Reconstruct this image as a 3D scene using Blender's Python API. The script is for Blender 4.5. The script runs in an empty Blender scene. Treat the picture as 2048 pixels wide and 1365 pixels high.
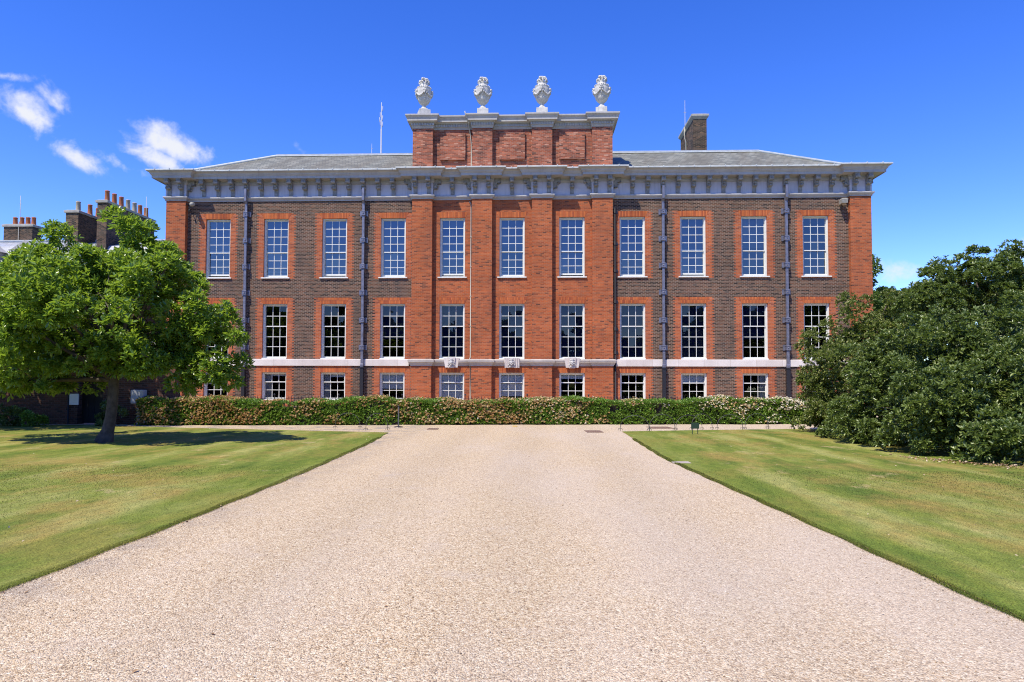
import bpy, math, random
import numpy as np
from mathutils import Vector, Matrix

random.seed(7)
RNG = np.random.default_rng(11)
SC = bpy.context.scene
COL = SC.collection
rad = math.radians

# ------------------------------------------------------------------ camera constants (24 mm on full frame)
F = 1365.0
YAW, PITCH, ROLL = -0.0373014, 0.0382339, -0.00279356
CY = 764 - F * math.tan(PITCH)
CAM = Vector((1.3681, -36.2356, 1.65))
SUN_AZ, SUN_EL = rad(36), rad(57.6)          # sun to the left behind the camera


def cam_axes():
    c, s = math.cos(YAW), math.sin(YAW)
    cp, sp = math.cos(PITCH), math.sin(PITCH)
    cr, sr = math.cos(ROLL), math.sin(ROLL)
    r0 = Vector((c, -s, 0)); f0 = Vector((s, c, 0)); z = Vector((0, 0, 1))
    fw = cp * f0 + sp * z
    u0 = cp * z - sp * f0
    return cr * r0 - sr * u0, sr * r0 + cr * u0, fw


def ray(px, py):
    R, U, W = cam_axes()
    return (W + R * ((px - 1024) / F) - U * ((py - CY) / F))


# ------------------------------------------------------------------ scene helpers
def link(o, parent=None):
    COL.objects.link(o)
    if parent:
        o.parent = parent
    return o


def tag(o, label=None, cat=None, group=None, kind=None):
    if label: o['label'] = label
    if cat: o['category'] = cat
    if group: o['group'] = group
    if kind: o['kind'] = kind
    return o


def empty(name, loc=(0, 0, 0), rz=0.0):
    o = bpy.data.objects.new(name, None)
    o.location = loc
    o.rotation_euler = (0, 0, rz)
    o.empty_display_size = 0.2
    return link(o)


def copy_tree(o, parent=None):
    c = o.copy()
    link(c, parent)
    for ch in list(o.children):
        copy_tree(ch, c)
    return c


class MB:
    """collects polygons, builds them as one mesh object"""
    def __init__(self):
        self.v = []; self.f = []; self.m = []; self.sm = []

    def add(self, verts, faces, mi=0, smooth=False):
        b = len(self.v)
        self.v += [tuple(x) for x in verts]
        for q in faces:
            self.f.append([i + b for i in q]); self.m.append(mi); self.sm.append(smooth)

    def quad(self, a, b, c, d, mi=0):
        self.add([a, b, c, d], [(0, 1, 2, 3)], mi)

    def box(self, x0, x1, y0, y1, z0, z1, mi=0):
        v = [(x0, y0, z0), (x1, y0, z0), (x1, y1, z0), (x0, y1, z0), (x0, y0, z1), (x1, y0, z1), (x1, y1, z1), (x0, y1, z1)]
        self.add(v, [(0, 3, 2, 1), (4, 5, 6, 7), (0, 1, 5, 4), (1, 2, 6, 5), (2, 3, 7, 6), (3, 0, 4, 7)], mi)

    def bevbox(self, x0, x1, y0, y1, z0, z1, b=0.02, mi=0):
        self.loft([(x0 + b, x1 - b, y0 + b, y1 - b, z0), (x0, x1, y0, y1, z0 + b), (x0, x1, y0, y1, z1 - b), (x0 + b, x1 - b, y0 + b, y1 - b, z1)], mi)

    def loft(self, secs, mi=0):
        vs = []; fs = []
        for (x0, x1, y0, y1, z) in secs:
            vs += [(x0, y0, z), (x1, y0, z), (x1, y1, z), (x0, y1, z)]
        n = len(secs)
        for i in range(n - 1):
            for k in range(4):
                fs.append((i * 4 + k, i * 4 + (k + 1) % 4, (i + 1) * 4 + (k + 1) % 4, (i + 1) * 4 + k))
        fs.append((3, 2, 1, 0)); fs.append(tuple((n - 1) * 4 + k for k in range(4)))
        self.add(vs, fs, mi)

    def tube(self, pts, radii, sides=8, mi=0, cap=True, smooth=True):
        pts = [Vector(p) for p in pts]
        if not hasattr(radii, '__len__'): radii = [radii] * len(pts)
        vs = []; fs = []
        ref = Vector((0.3, 0.9, 0.2)).normalized()
        for i, p in enumerate(pts):
            t = (pts[min(i + 1, len(pts) - 1)] - pts[max(i - 1, 0)]).normalized()
            a = t.cross(ref)
            if a.length < 1e-3: a = t.cross(Vector((1, 0, 0)))
            a.normalize(); b = t.cross(a)
            for k in range(sides):
                th = 2 * math.pi * k / sides
                vs.append(p + (a * math.cos(th) + b * math.sin(th)) * radii[i])
        for i in range(len(pts) - 1):
            for k in range(sides):
                fs.append((i * sides + k, i * sides + (k + 1) % sides, (i + 1) * sides + (k + 1) % sides, (i + 1) * sides + k))
        if cap:
            fs.append(tuple(range(sides))); fs.append(tuple((len(pts) - 1) * sides + k for k in range(sides)))
        self.add(vs, fs, mi, smooth)

    def lathe(self, prof, c=(0, 0, 0), seg=24, mi=0, smooth=True, flute=None):
        vs = []; fs = []
        for j, (r, z) in enumerate(prof):
            for k in range(seg):
                th = 2 * math.pi * k / seg
                rr = r
                if flute and flute[0] <= z <= flute[1]:
                    rr = r * (1 + 0.05 * (1 if k % 2 else -1))
                vs.append((c[0] + rr * math.cos(th), c[1] + rr * math.sin(th), c[2] + z))
        for j in range(len(prof) - 1):
            for k in range(seg):
                fs.append((j * seg + k, j * seg + (k + 1) % seg, (j + 1) * seg + (k + 1) % seg, (j + 1) * seg + k))
        fs.append(tuple(range(seg))); fs.append(tuple((len(prof) - 1) * seg + k for k in range(seg)))
        self.add(vs, fs, mi, smooth)

    def ball(self, c, r, mi=0, seg=10, rings=6):
        rx, ry, rz = r if hasattr(r, '__len__') else (r, r, r)
        vs = [(c[0], c[1], c[2] - rz)]; fs = []
        for j in range(1, rings):
            ph = -math.pi / 2 + math.pi * j / rings
            for k in range(seg):
                th = 2 * math.pi * k / seg
                vs.append((c[0] + rx * math.cos(ph) * math.cos(th), c[1] + ry * math.cos(ph) * math.sin(th), c[2] + rz * math.sin(ph)))
        vs.append((c[0], c[1], c[2] + rz))
        for k in range(seg):
            fs.append((0, 1 + (k + 1) % seg, 1 + k))
            fs.append((len(vs) - 1, 1 + (rings - 2) * seg + k, 1 + (rings - 2) * seg + (k + 1) % seg))
        for j in range(rings - 2):
            for k in range(seg):
                fs.append((1 + j * seg + k, 1 + j * seg + (k + 1) % seg, 1 + (j + 1) * seg + (k + 1) % seg, 1 + (j + 1) * seg + k))
        self.add(vs, fs, mi, True)

    def mould(self, prof, path, mi=0, closed_ends=True):
        """sweep a moulding profile [(out, z)] along a plan path with mitred corners; outward is to the right of travel"""
        P = [Vector((p[0], p[1])) for p in path]
        nrm = []
        for i in range(len(P) - 1):
            d = (P[i + 1] - P[i]).normalized()
            nrm.append(Vector((d.y, -d.x)))
        mit = []
        for i in range(len(P)):
            if i == 0: mit.append(nrm[0])
            elif i == len(P) - 1: mit.append(nrm[-1])
            else:
                a, b = nrm[i - 1], nrm[i]
                mit.append((a + b) / (1 + a.dot(b)))
        n = len(prof); vs = []; fs = []
        for p, m in zip(P, mit):
            for (o, z) in prof:
                q = p + m * o
                vs.append((q.x, q.y, z))
        for i in range(len(P) - 1):
            for j in range(n - 1):
                fs.append((i * n + j, (i + 1) * n + j, (i + 1) * n + j + 1, i * n + j + 1))
        if closed_ends:
            fs.append(tuple(range(n))); fs.append(tuple((len(P) - 1) * n + j for j in range(n)))
        self.add(vs, fs, mi)

    def build(self, name, mats, parent=None, loc=None):
        me = bpy.data.meshes.new(name)
        me.from_pydata(self.v, [], self.f)
        if not isinstance(mats, (list, tuple)): mats = [mats]
        for m in mats: me.materials.append(m)
        me.polygons.foreach_set('material_index', self.m)
        me.polygons.foreach_set('use_smooth', self.sm)
        me.update()
        o = bpy.data.objects.new(name, me)
        if loc: o.location = loc
        return link(o, parent)


def np_mesh(name, V, Q, mats, parent=None, shade=None, midx=None):
    """big quad / triangle mesh from numpy arrays, with a random per-point tone attribute"""
    me = bpy.data.meshes.new(name)
    k = Q.shape[1]
    me.vertices.add(len(V)); me.vertices.foreach_set('co', V.astype(np.float32).ravel())
    me.loops.add(Q.size); me.loops.foreach_set('vertex_index', Q.astype(np.int32).ravel())
    me.polygons.add(len(Q))
    me.polygons.foreach_set('loop_start', np.arange(0, Q.size, k, dtype=np.int32))
    me.polygons.foreach_set('loop_total', np.full(len(Q), k, dtype=np.int32))
    if not isinstance(mats, (list, tuple)): mats = [mats]
    for m in mats: me.materials.append(m)
    if midx is not None: me.polygons.foreach_set('material_index', midx.astype(np.int32))
    me.update(calc_edges=True)
    if shade is not None:
        a = me.attributes.new('tone', 'FLOAT', 'POINT')
        a.data.foreach_set('value', shade.astype(np.float32))
    o = bpy.data.objects.new(name, me)
    return link(o, parent)


# ------------------------------------------------------------------ materials
class NT:
    def __init__(self, name, world=False):
        if world:
            self.t = world.node_tree
        else:
            self.mat = bpy.data.materials.new(name)
            self.mat.use_nodes = True
            self.t = self.mat.node_tree
        self.t.nodes.clear()

    def n(self, typ, **kw):
        nd = self.t.nodes.new('ShaderNode' + typ)
        for k, v in kw.items():
            if k.startswith('_'):
                setattr(nd, k[1:], v)
            else:
                key = int(k[1:]) if (k[0] == 'i' and k[1:].isdigit()) else k.replace('__', ' ')
                sock = nd.inputs[key]
                if isinstance(v, bpy.types.NodeSocket): self.t.links.new(v, sock)
                else: sock.default_value = v
        return nd

    def math(self, op, a, b=0.0, c=0.0, clamp=False):
        nd = self.n('Math', _operation=op, i0=a, i1=b, i2=c)
        nd.use_clamp = clamp
        return nd.outputs[0]

    def mix(self, fac, a, b, blend='MIX'):
        nd = self.t.nodes.new('ShaderNodeMix')
        nd.data_type = 'RGBA'; nd.blend_type = blend
        for idx, v in ((0, fac), (6, a), (7, b)):
            if isinstance(v, bpy.types.NodeSocket): self.t.links.new(v, nd.inputs[idx])
            else:
                nd.inputs[idx].default_value = v if idx == 0 else (tuple(v) + (1,) if len(v) == 3 else v)
        return nd.outputs[2]

    def ramp(self, fac, stops, interp='LINEAR'):
        nd = self.t.nodes.new('ShaderNodeValToRGB')
        nd.color_ramp.interpolation = interp
        el = nd.color_ramp.elements
        while len(el) < len(stops): el.new(0.5)
        for e, (p, c) in zip(el, stops):
            e.position = p
            if not hasattr(c, '__len__'): c = (c, c, c)
            e.color = tuple(c) + (1,) if len(c) == 3 else c
        self.t.links.new(fac, nd.inputs[0])
        return nd.outputs[0]

    def noise(self, vec, scale, detail=4, rough=0.55, dist=0.0):
        nd = self.n('TexNoise', Scale=scale, Detail=detail, Roughness=rough, Distortion=dist)
        if vec is not None: self.t.links.new(vec, nd.inputs['Vector'])
        return nd.outputs[0]

    def pos(self):
        return self.n('NewGeometry').outputs['Position']

    def sepxyz(self, v):
        nd = self.n('SeparateXYZ', i0=v)
        return nd.outputs

    def comb(self, x, y, z):
        return self.n('CombineXYZ', i0=x, i1=y, i2=z).outputs[0]

    def scale(self, v, s):
        nd = self.n('VectorMath', _operation='MULTIPLY', i0=v)
        nd.inputs[1].default_value = s
        return nd.outputs[0]

    def out(self, sh):
        o = self.n('OutputMaterial')
        self.t.links.new(sh, o.inputs['Surface'])
        return self.mat

    def bsdf(self, col, rough=0.8, spec=0.3, normal=None, metal=0.0, **kw):
        nd = self.n('BsdfPrincipled')
        for k, v in (('Base Color', col), ('Roughness', rough), ('Specular IOR Level', spec), ('Metallic', metal), ('Normal', normal)):
            if v is None: continue
            if isinstance(v, bpy.types.NodeSocket): self.t.links.new(v, nd.inputs[k])
            else: nd.inputs[k].default_value = tuple(v) + (1,) if (k == 'Base Color' and len(v) == 3) else v
        return nd.outputs[0]

    def bump(self, h, strength=0.5, dist=0.01):
        return self.n('Bump', Strength=strength, Distance=dist, Height=h).outputs[0]


def mat_brick(name, cols, mortar, stain=(0.6, 1.15), bw=0.225, rh=0.075, ms=0.009, soot=0.0, soot_col=(0.05, 0.04, 0.035), pale=0.0):
    """cols: list of (position, colour) picked per brick"""
    t = NT(name)
    p = t.pos(); x, y, z = t.sepxyz(p)
    u = t.math('ADD', x, y)
    vec = t.comb(u, z, 0.0)
    br = t.n('TexBrick', Vector=vec, Color1=(0, 0, 0, 1), Color2=(1, 1, 1, 1), Mortar=(0, 0, 0, 1), Scale=1.0, Mortar__Size=ms,
             Mortar__Smooth=0.25, Bias=0.0, Brick__Width=bw, Row__Height=rh)
    br.offset = 0.5
    rnd = t.sepxyz(br.outputs['Color'])[0]
    bc = t.ramp(rnd, cols)
    n1 = t.noise(p, 0.55, 5, 0.6)
    n2 = t.noise(t.scale(p, (0.8, 0.8, 4.0)), 1.3, 4, 0.65)
    nn = t.math('MULTIPLY_ADD', n1, 0.5, t.math('MULTIPLY', n2, 0.5))
    mulv = t.n('MapRange', i0=nn, i1=0.3, i2=0.7, i3=stain[0], i4=stain[1]).outputs[0]
    col = t.mix(br.outputs['Fac'], bc, mortar)
    col = t.mix(1.0, col, t.comb(mulv, mulv, mulv), 'MULTIPLY')
    if soot:
        n3 = t.noise(t.scale(p, (1.0, 1.0, 0.25)), 0.9, 5, 0.65)
        s = t.n('MapRange', i0=n3, i1=0.5, i2=0.72, i3=0.0, i4=soot).outputs[0]
        col = t.mix(s, col, soot_col)
    if pale:
        n4 = t.noise(t.scale(p, (2.0, 2.0, 8.0)), 1.7, 3, 0.7)
        s = t.n('MapRange', i0=n4, i1=0.63, i2=0.72, i3=0.0, i4=pale).outputs[0]
        col = t.mix(s, col, (0.52, 0.4, 0.33))
    h = t.math('SUBTRACT', 1.0, br.outputs['Fac'])
    fine = t.noise(p, 60, 2)
    h2 = t.math('MULTIPLY_ADD', fine, 0.4, h)
    return t.out(t.bsdf(col, 0.9, 0.2, t.bump(h2, 0.7, 0.012)))


def mat_stone(name, col, var=0.12, streak=0.0, rough=0.75, spec=0.3, scale=1.5, joints=False):
    t = NT(name)
    p = t.pos()
    n1 = t.noise(p, scale, 6, 0.6)
    f = t.n('MapRange', i0=n1, i1=0.3, i2=0.7, i3=1 - var, i4=1 + var).outputs[0]
    c = t.mix(1.0, col, t.comb(f, f, f), 'MULTIPLY')
    if streak:
        n2 = t.noise(t.scale(p, (9, 9, 0.5)), 1.0, 4, 0.6)
        s = t.n('MapRange', i0=n2, i1=0.52, i2=0.75, i3=0.0, i4=streak).outputs[0]
        c = t.mix(s, c, (0.16, 0.15, 0.14))
    if joints:
        x, y, z = t.sepxyz(p)
        br = t.n('TexBrick', Vector=t.comb(x, t.math('SUBTRACT', z, 2.3), 0.0), Color1=(0.88, 0.85, 0.83, 1), Color2=(1.05, 1.05, 1.05, 1), Mortar=(0.6, 0.55, 0.5, 1), Scale=1.0,
                 Mortar__Size=0.006, Brick__Width=1.35, Row__Height=0.8)
        c = t.mix(1.0, c, br.outputs['Color'], 'MULTIPLY')
    return t.out(t.bsdf(c, rough, spec, t.bump(t.noise(p, 40, 3), 0.15, 0.01)))


def mat_plain(name, col, rough=0.5, spec=0.4, metal=0.0, var=0.0, scale=8):
    t = NT(name)
    c = col
    if var:
        n1 = t.noise(t.pos(), scale, 5, 0.6)
        f = t.n('MapRange', i0=n1, i1=0.3, i2=0.7, i3=1 - var, i4=1 + var).outputs[0]
        c = t.mix(1.0, col, t.comb(f, f, f), 'MULTIPLY')
    return t.out(t.bsdf(c, rough, spec, None, metal))


def mat_leaf(name, stops, rough=0.38, spec=0.5, trans=0.3, tcol=(0.25, 0.45, 0.05)):
    t = NT(name)
    a = t.n('Attribute', _attribute_name='tone')
    col = t.ramp(a.outputs['Fac'], stops)
    b = t.bsdf(col, rough, spec)
    tc = t.mix(0.75, col, tcol)
    tr = t.n('BsdfTranslucent', Color=tc).outputs[0]
    mx = t.n('MixShader', i0=trans, i1=b, i2=tr)
    return t.out(mx.outputs[0])


def mat_glass(name, refl, tint=(0.02, 0.025, 0.04), wob=0.02):
    """old crown glass: clear, with a mirror share that rises at grazing angles"""
    t = NT(name)
    p = t.pos()
    nm = t.bump(t.noise(p, 3.5, 2), wob, 0.02)
    gl = t.n('BsdfGlossy', Color=(0.95, 0.97, 1, 1), Roughness=0.0, Normal=nm)
    tr = t.n('BsdfTransparent', Color=(0.8, 0.84, 0.86, 1))
    fr = t.n('Fresnel', IOR=1.5, Normal=nm)
    fac = t.math('ADD', fr.outputs[0], refl, clamp=True)
    mx = t.n('MixShader', i0=fac, i1=tr.outputs[0], i2=gl.outputs[0])
    return t.out(mx.outputs[0])


M = {}
M['dark'] = mat_brick('brown_brick', [(0.0, (0.024, 0.0192, 0.0176)), (0.3, (0.06, 0.0336, 0.0224)), (0.55, (0.112, 0.056, 0.0344)), (0.8, (0.152, 0.072, 0.044)), (1.0, (0.104, 0.068, 0.048))],
                      (0.264, 0.2, 0.156), stain=(0.7, 1.2), ms=0.011, soot=0.4, soot_col=(0.07, 0.06, 0.06))
M['red'] = mat_brick('red_brick', [(0.0, (0.1209, 0.0465, 0.03255)), (0.12, (0.2511, 0.06975, 0.03255)), (0.3, (0.3534, 0.08556, 0.03348)), (0.7, (0.4278, 0.1097, 0.0372)), (1.0, (0.3534, 0.107, 0.05115))],
                    (0.3906, 0.1767, 0.093), stain=(0.68, 1.2), soot=0.5, soot_col=(0.17, 0.07, 0.045))
M['surround'] = mat_brick('orange_brick', [(0.0, (0.2024, 0.0598, 0.0368)), (0.3, (0.368, 0.09016, 0.03312)), (0.7, (0.46, 0.1178, 0.03864)), (1.0, (0.368, 0.1104, 0.0552))],
                          (0.4232, 0.2116, 0.138), stain=(0.65, 1.2), soot=0.35, soot_col=(0.22, 0.09, 0.06))
M['arch'] = mat_brick('gauged_brick', [(0.0, (0.323, 0.076, 0.03325)), (0.5, (0.475, 0.1283, 0.038)), (1.0, (0.532, 0.1568, 0.05225))], (0.285, 0.095, 0.057), stain=(0.65, 1.15), bw=0.075, rh=0.6, ms=0.008)
M['attic'] = mat_brick('weathered_red_brick', [(0.0, (0.10, 0.045, 0.035)), (0.2, (0.24, 0.075, 0.045)), (0.5, (0.34, 0.095, 0.05)), (0.85, (0.42, 0.13, 0.07)), (1.0, (0.5, 0.26, 0.18))],
                       (0.34, 0.2, 0.15), stain=(0.6, 1.2), soot=0.45, soot_col=(0.11, 0.05, 0.04), pale=0.5)
M['stack'] = mat_brick('sooty_brick', [(0.0, (0.03, 0.025, 0.02)), (0.4, (0.08, 0.055, 0.04)), (0.8, (0.15, 0.09, 0.06)), (1.0, (0.2, 0.12, 0.07))], (0.2, 0.17, 0.13), stain=(0.5, 1.2), soot=0.5)
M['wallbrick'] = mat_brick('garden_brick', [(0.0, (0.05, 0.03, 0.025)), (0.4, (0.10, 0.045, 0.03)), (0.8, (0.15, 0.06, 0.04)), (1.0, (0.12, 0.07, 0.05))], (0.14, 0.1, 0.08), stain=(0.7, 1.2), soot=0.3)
M['stucco'] = mat_stone('painted_cornice', (0.50, 0.48, 0.53), 0.08, 0.3, 0.6)
M['stucco2'] = mat_stone('painted_moulding', (0.37, 0.36, 0.355), 0.12, 0.35, 0.6)
M['carved'] = mat_stone('carved_bracket', (0.24, 0.235, 0.23), 0.3, 0.3, 0.7, scale=8)
M['stone'] = mat_stone('portland_stone', (0.62, 0.58, 0.55), 0.10, 0.08, 0.7, joints=True)
M['stone2'] = mat_stone('moulded_stone', (0.42, 0.385, 0.35), 0.15, 0.3, 0.7)
M['urn'] = mat_stone('urn_stone', (0.48, 0.47, 0.45), 0.2, 0.3, 0.65, scale=6)
M['white'] = mat_plain('white_joinery', (0.66, 0.67, 0.63), 0.45, 0.4, var=0.04)
M['blind'] = mat_plain('white_blind', (0.78, 0.78, 0.75), 0.8, 0.2, var=0.03)
M['curtain'] = mat_plain('grey_shutter', (0.35, 0.36, 0.36), 0.7, 0.2)
M['navy'] = mat_plain('navy_blind', (0.012, 0.016, 0.06), 0.8, 0.1)  # dark blue colour standing in for sky mirrored in the middle-row panes
M['blueblind'] = mat_plain('blue_blind', (0.035, 0.055, 0.15), 0.8, 0.1, var=0.2, scale=2)
M['greyblind'] = mat_plain('grey_blind', (0.14, 0.13, 0.14), 0.8, 0.1, var=0.3, scale=2)
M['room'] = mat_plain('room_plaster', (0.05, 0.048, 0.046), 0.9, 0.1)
M['glass_hi'] = mat_glass('reflective_glass', 0.09, wob=0.004)
M['glass'] = mat_glass('window_glass', 0.0, wob=0.004)
M['lead'] = mat_plain('lead_sheet', (0.50, 0.53, 0.53), 0.55, 0.5, var=0.15, scale=3)
M['pipe'] = mat_plain('lead_pipe', (0.17, 0.17, 0.21), 0.38, 0.6, metal=0.35, var=0.3, scale=5)
M['black'] = mat_plain('black_paint', (0.02, 0.02, 0.025), 0.35, 0.5)
M['wire'] = mat_plain('dark_iron', (0.05, 0.05, 0.05), 0.5, 0.5)
M['signgreen'] = mat_plain('dark_green_paint', (0.02, 0.045, 0.03), 0.5, 0.4)
M['pot'] = mat_stone('terracotta', (0.38, 0.13, 0.06), 0.2, 0.15, 0.85, scale=5)
M['potpale'] = mat_stone('pale_pot', (0.36, 0.31, 0.24), 0.2, 0.1, 0.85, scale=5)
M['capstone'] = mat_stone('chimney_cap_stone', (0.33, 0.32, 0.29), 0.2, 0.2, 0.8)
M['cable'] = mat_plain('pale_cable', (0.36, 0.36, 0.32), 0.5, 0.4)
M['greybox'] = mat_plain('grey_metal', (0.35, 0.36, 0.40), 0.5, 0.4)
M['lampgrey'] = mat_plain('weathered_housing', (0.30, 0.29, 0.26), 0.6, 0.3, var=0.2)
M['rust'] = mat_plain('rusty_iron', (0.20, 0.13, 0.10), 0.8, 0.3, var=0.4, scale=25)
M['yellow'] = mat_plain('yellow_cover', (0.6, 0.4, 0.08), 0.7, 0.3)
M['slab'] = mat_stone('concrete_slab', (0.36, 0.31, 0.27), 0.15, 0, 0.85, scale=5)
M['door'] = mat_plain('dark_door', (0.012, 0.012, 0.012), 0.6, 0.3)


def mat_slate():
    t = NT('roof_slate')
    p = t.pos(); x, y, z = t.sepxyz(p)
    vec = t.comb(t.math('ADD', x, t.math('MULTIPLY', y, 0.3)), t.math('MULTIPLY', z, 2.0), 0.0)
    br = t.n('TexBrick', Vector=vec, Color1=(0, 0, 0, 1), Color2=(1, 1, 1, 1), Mortar=(0, 0, 0, 1), Scale=1.0, Mortar__Size=0.012, Brick__Width=0.34, Row__Height=0.22)
    rnd = t.sepxyz(br.outputs['Color'])[0]
    c = t.ramp(rnd, [(0, (0.13, 0.135, 0.11)), (0.5, (0.18, 0.185, 0.15)), (1, (0.25, 0.25, 0.205))])
    n = t.noise(t.comb(t.math('MULTIPLY_ADD', z, -0.55, x), t.math('MULTIPLY', z, 0.3), 0.0), 1.1, 4, 0.6)
    s = t.n('MapRange', i0=n, i1=0.42, i2=0.62, i3=0.0, i4=0.55).outputs[0]
    c = t.mix(s, c, (0.11, 0.095, 0.06))
    c = t.mix(br.outputs['Fac'], c, (0.07, 0.07, 0.065))
    return t.out(t.bsdf(c, 0.6, 0.4, t.bump(t.math('SUBTRACT', rnd, br.outputs['Fac']), 0.5, 0.02)))


M['slate'] = mat_slate()


def mat_slate2():
    t = NT('grey_slate')
    p = t.pos(); x, y, z = t.sepxyz(p)
    br = t.n('TexBrick', Vector=t.comb(t.math('ADD', x, y), z, 0.0), Color1=(0.30, 0.32, 0.35, 1), Color2=(0.38, 0.40, 0.43, 1), Mortar=(0.2, 0.2, 0.21, 1), Scale=1.0, Mortar__Size=0.01, Brick__Width=0.4, Row__Height=0.2)
    return t.out(t.bsdf(br.outputs['Color'], 0.5, 0.5))


M['slate2'] = mat_slate2()


def mat_gravel():
    t = NT('gravel')
    p = t.pos()
    # pebbles at two sizes
    v1 = t.n('TexVoronoi', Vector=p, Scale=95.0); v1.feature = 'F1'
    v2 = t.n('TexVoronoi', Vector=p, Scale=48.0); v2.feature = 'F1'
    r1 = t.sepxyz(v1.outputs['Color'])[0]
    r2 = t.sepxyz(v2.outputs['Color'])[1]
    c = t.ramp(r1, [(0.0, (0.06, 0.04, 0.025)), (0.14, (0.30, 0.205, 0.115)), (0.45, (0.51, 0.38, 0.225)), (0.75, (0.63, 0.515, 0.34)), (1.0, (0.79, 0.715, 0.55))])
    c2 = t.ramp(r2, [(0.0, (0.26, 0.18, 0.115)), (0.4, (0.50, 0.36, 0.225)), (1.0, (0.66, 0.56, 0.41))])
    c = t.mix(0.35, c, c2)
    big = t.noise(t.scale(p, (1, 0.35, 1)), 0.5, 5, 0.6)
    # worn grey-lilac grit, more of it towards the right of the drive
    x, y, z = t.sepxyz(p)
    side = t.math('MULTIPLY_ADD', x, 0.035, big)
    f = t.n('MapRange', i0=side, i1=0.46, i2=0.70, i3=0.0, i4=0.6).outputs[0]
    c = t.mix(f, c, t.mix(0.6, c, (0.53, 0.455, 0.38)))
    # faint wheel tracks along the drive
    tr = t.math('SINE', t.math('MULTIPLY_ADD', x, 3.3, t.math('MULTIPLY', big, 2.5)))
    trf = t.n('MapRange', i0=tr, i1=-1.0, i2=1.0, i3=0.99, i4=1.06).outputs[0]
    c = t.mix(1.0, c, t.comb(trf, trf, trf), 'MULTIPLY')
    # worn grey edges where the tarmac shows along the left verge
    edge = t.n('MapRange', i0=x, i1=-3.3, i2=-2.1, i3=1.0, i4=0.0).outputs[0]
    en = t.noise(p, 1.8, 4, 0.6)
    e = t.math('MULTIPLY', edge, t.n('MapRange', i0=en, i1=0.46, i2=0.62, i3=0.0, i4=0.7).outputs[0])
    c = t.mix(e, c, (0.25, 0.225, 0.21))
    patch = t.noise(p, 1.1, 4, 0.6)
    pf = t.n('MapRange', i0=patch, i1=0.58, i2=0.75, i3=0.0, i4=0.45).outputs[0]
    c = t.mix(pf, c, (0.50, 0.42, 0.34))
    dist = t.n('MapRange', i0=v1.outputs['Distance'], i1=0.0, i2=0.7, i3=1.0, i4=0.0).outputs[0]
    h = t.math('MULTIPLY_ADD', t.noise(p, 14, 3), 0.6, dist)
    return t.out(t.bsdf(c, 0.9, 0.15, t.bump(h, 0.9, 0.009)))


M['gravel'] = mat_gravel()


def lawn_colour(t, p):
    x, y, z = t.sepxyz(p)
    st = t.noise(t.comb(t.math('MULTIPLY', x, 1.0), t.math('MULTIPLY', y, 0.2), 0.0), 1.2, 5, 0.6)
    band = t.math('SINE', t.math('MULTIPLY_ADD', x, 4.6, t.math('MULTIPLY', st, 3.0)))
    a = t.math('MULTIPLY_ADD', band, 0.075, t.math('MULTIPLY_ADD', t.math('SUBTRACT', st, 0.5), 1.5, 0.5))
    c = t.ramp(a, [(0.28, (0.085, 0.125, 0.018)), (0.5, (0.15, 0.18, 0.03)), (0.72, (0.255, 0.255, 0.075))])
    pn = t.noise(t.comb(t.math('MULTIPLY', x, 0.8), t.math('MULTIPLY', y, 0.5), 0.0), 1.0, 6, 0.65)
    s = t.n('MapRange', i0=pn, i1=0.46, i2=0.64, i3=0.0, i4=0.8).outputs[0]
    c = t.mix(s, c, (0.25, 0.185, 0.05))
    pn2 = t.noise(t.comb(t.math('MULTIPLY', x, 0.9), t.math('MULTIPLY', y, 0.6), 3.0), 1.3, 6, 0.7)
    s2 = t.n('MapRange', i0=pn2, i1=0.60, i2=0.72, i3=0.0, i4=0.75).outputs[0]
    c = t.mix(s2, c, (0.42, 0.32, 0.16))
    # lusher headland stripe beside the drive
    hx = t.math('ABSOLUTE', t.math('SUBTRACT', x, 0.68))
    hd = t.n('MapRange', i0=hx, i1=4.35, i2=4.55, i3=0.5, i4=0.0).outputs[0]
    c = t.mix(hd, c, (0.115, 0.155, 0.02))
    return c


def mat_lawn():
    t = NT('mown_grass')
    p = t.pos()
    c = lawn_colour(t, p)
    f = t.noise(t.scale(p, (1, 0.7, 1)), 65, 3, 0.75)
    ff = t.n('MapRange', i0=f, i1=0.32, i2=0.68, i3=0.45, i4=1.6).outputs[0]
    c = t.mix(1.0, c, t.comb(ff, ff, ff), 'MULTIPLY')
    f2 = t.noise(t.scale(p, (1.0, 0.45, 1)), 7, 4, 0.7)
    ff2 = t.n('MapRange', i0=f2, i1=0.3, i2=0.7, i3=0.8, i4=1.2).outputs[0]
    c = t.mix(1.0, c, t.comb(t.math('MULTIPLY_ADD', t.math('SUBTRACT', ff2, 1.0), 1.3, 1.0), ff2, ff2), 'MULTIPLY')
    return t.out(t.bsdf(c, 0.85, 0.15, t.bump(f, 0.5, 0.012)))


def mat_blades():
    t = NT('grass_blades')
    p = t.pos()
    c = lawn_colour(t, p)
    a = t.n('Attribute', _attribute_name='tone').outputs['Fac']
    ff = t.n('MapRange', i0=a, i1=0.0, i2=1.0, i3=1.1, i4=2.0).outputs[0]
    c = t.mix(1.0, c, t.comb(ff, ff, ff), 'MULTIPLY')
    upn = t.comb(0.0, 0.0, 1.0)
    b = t.bsdf(c, 0.6, 0.25, upn)
    tr = t.n('BsdfTranslucent', Color=c).outputs[0]
    return t.out(t.n('MixShader', i0=0.5, i1=b, i2=tr).outputs[0])


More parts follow.
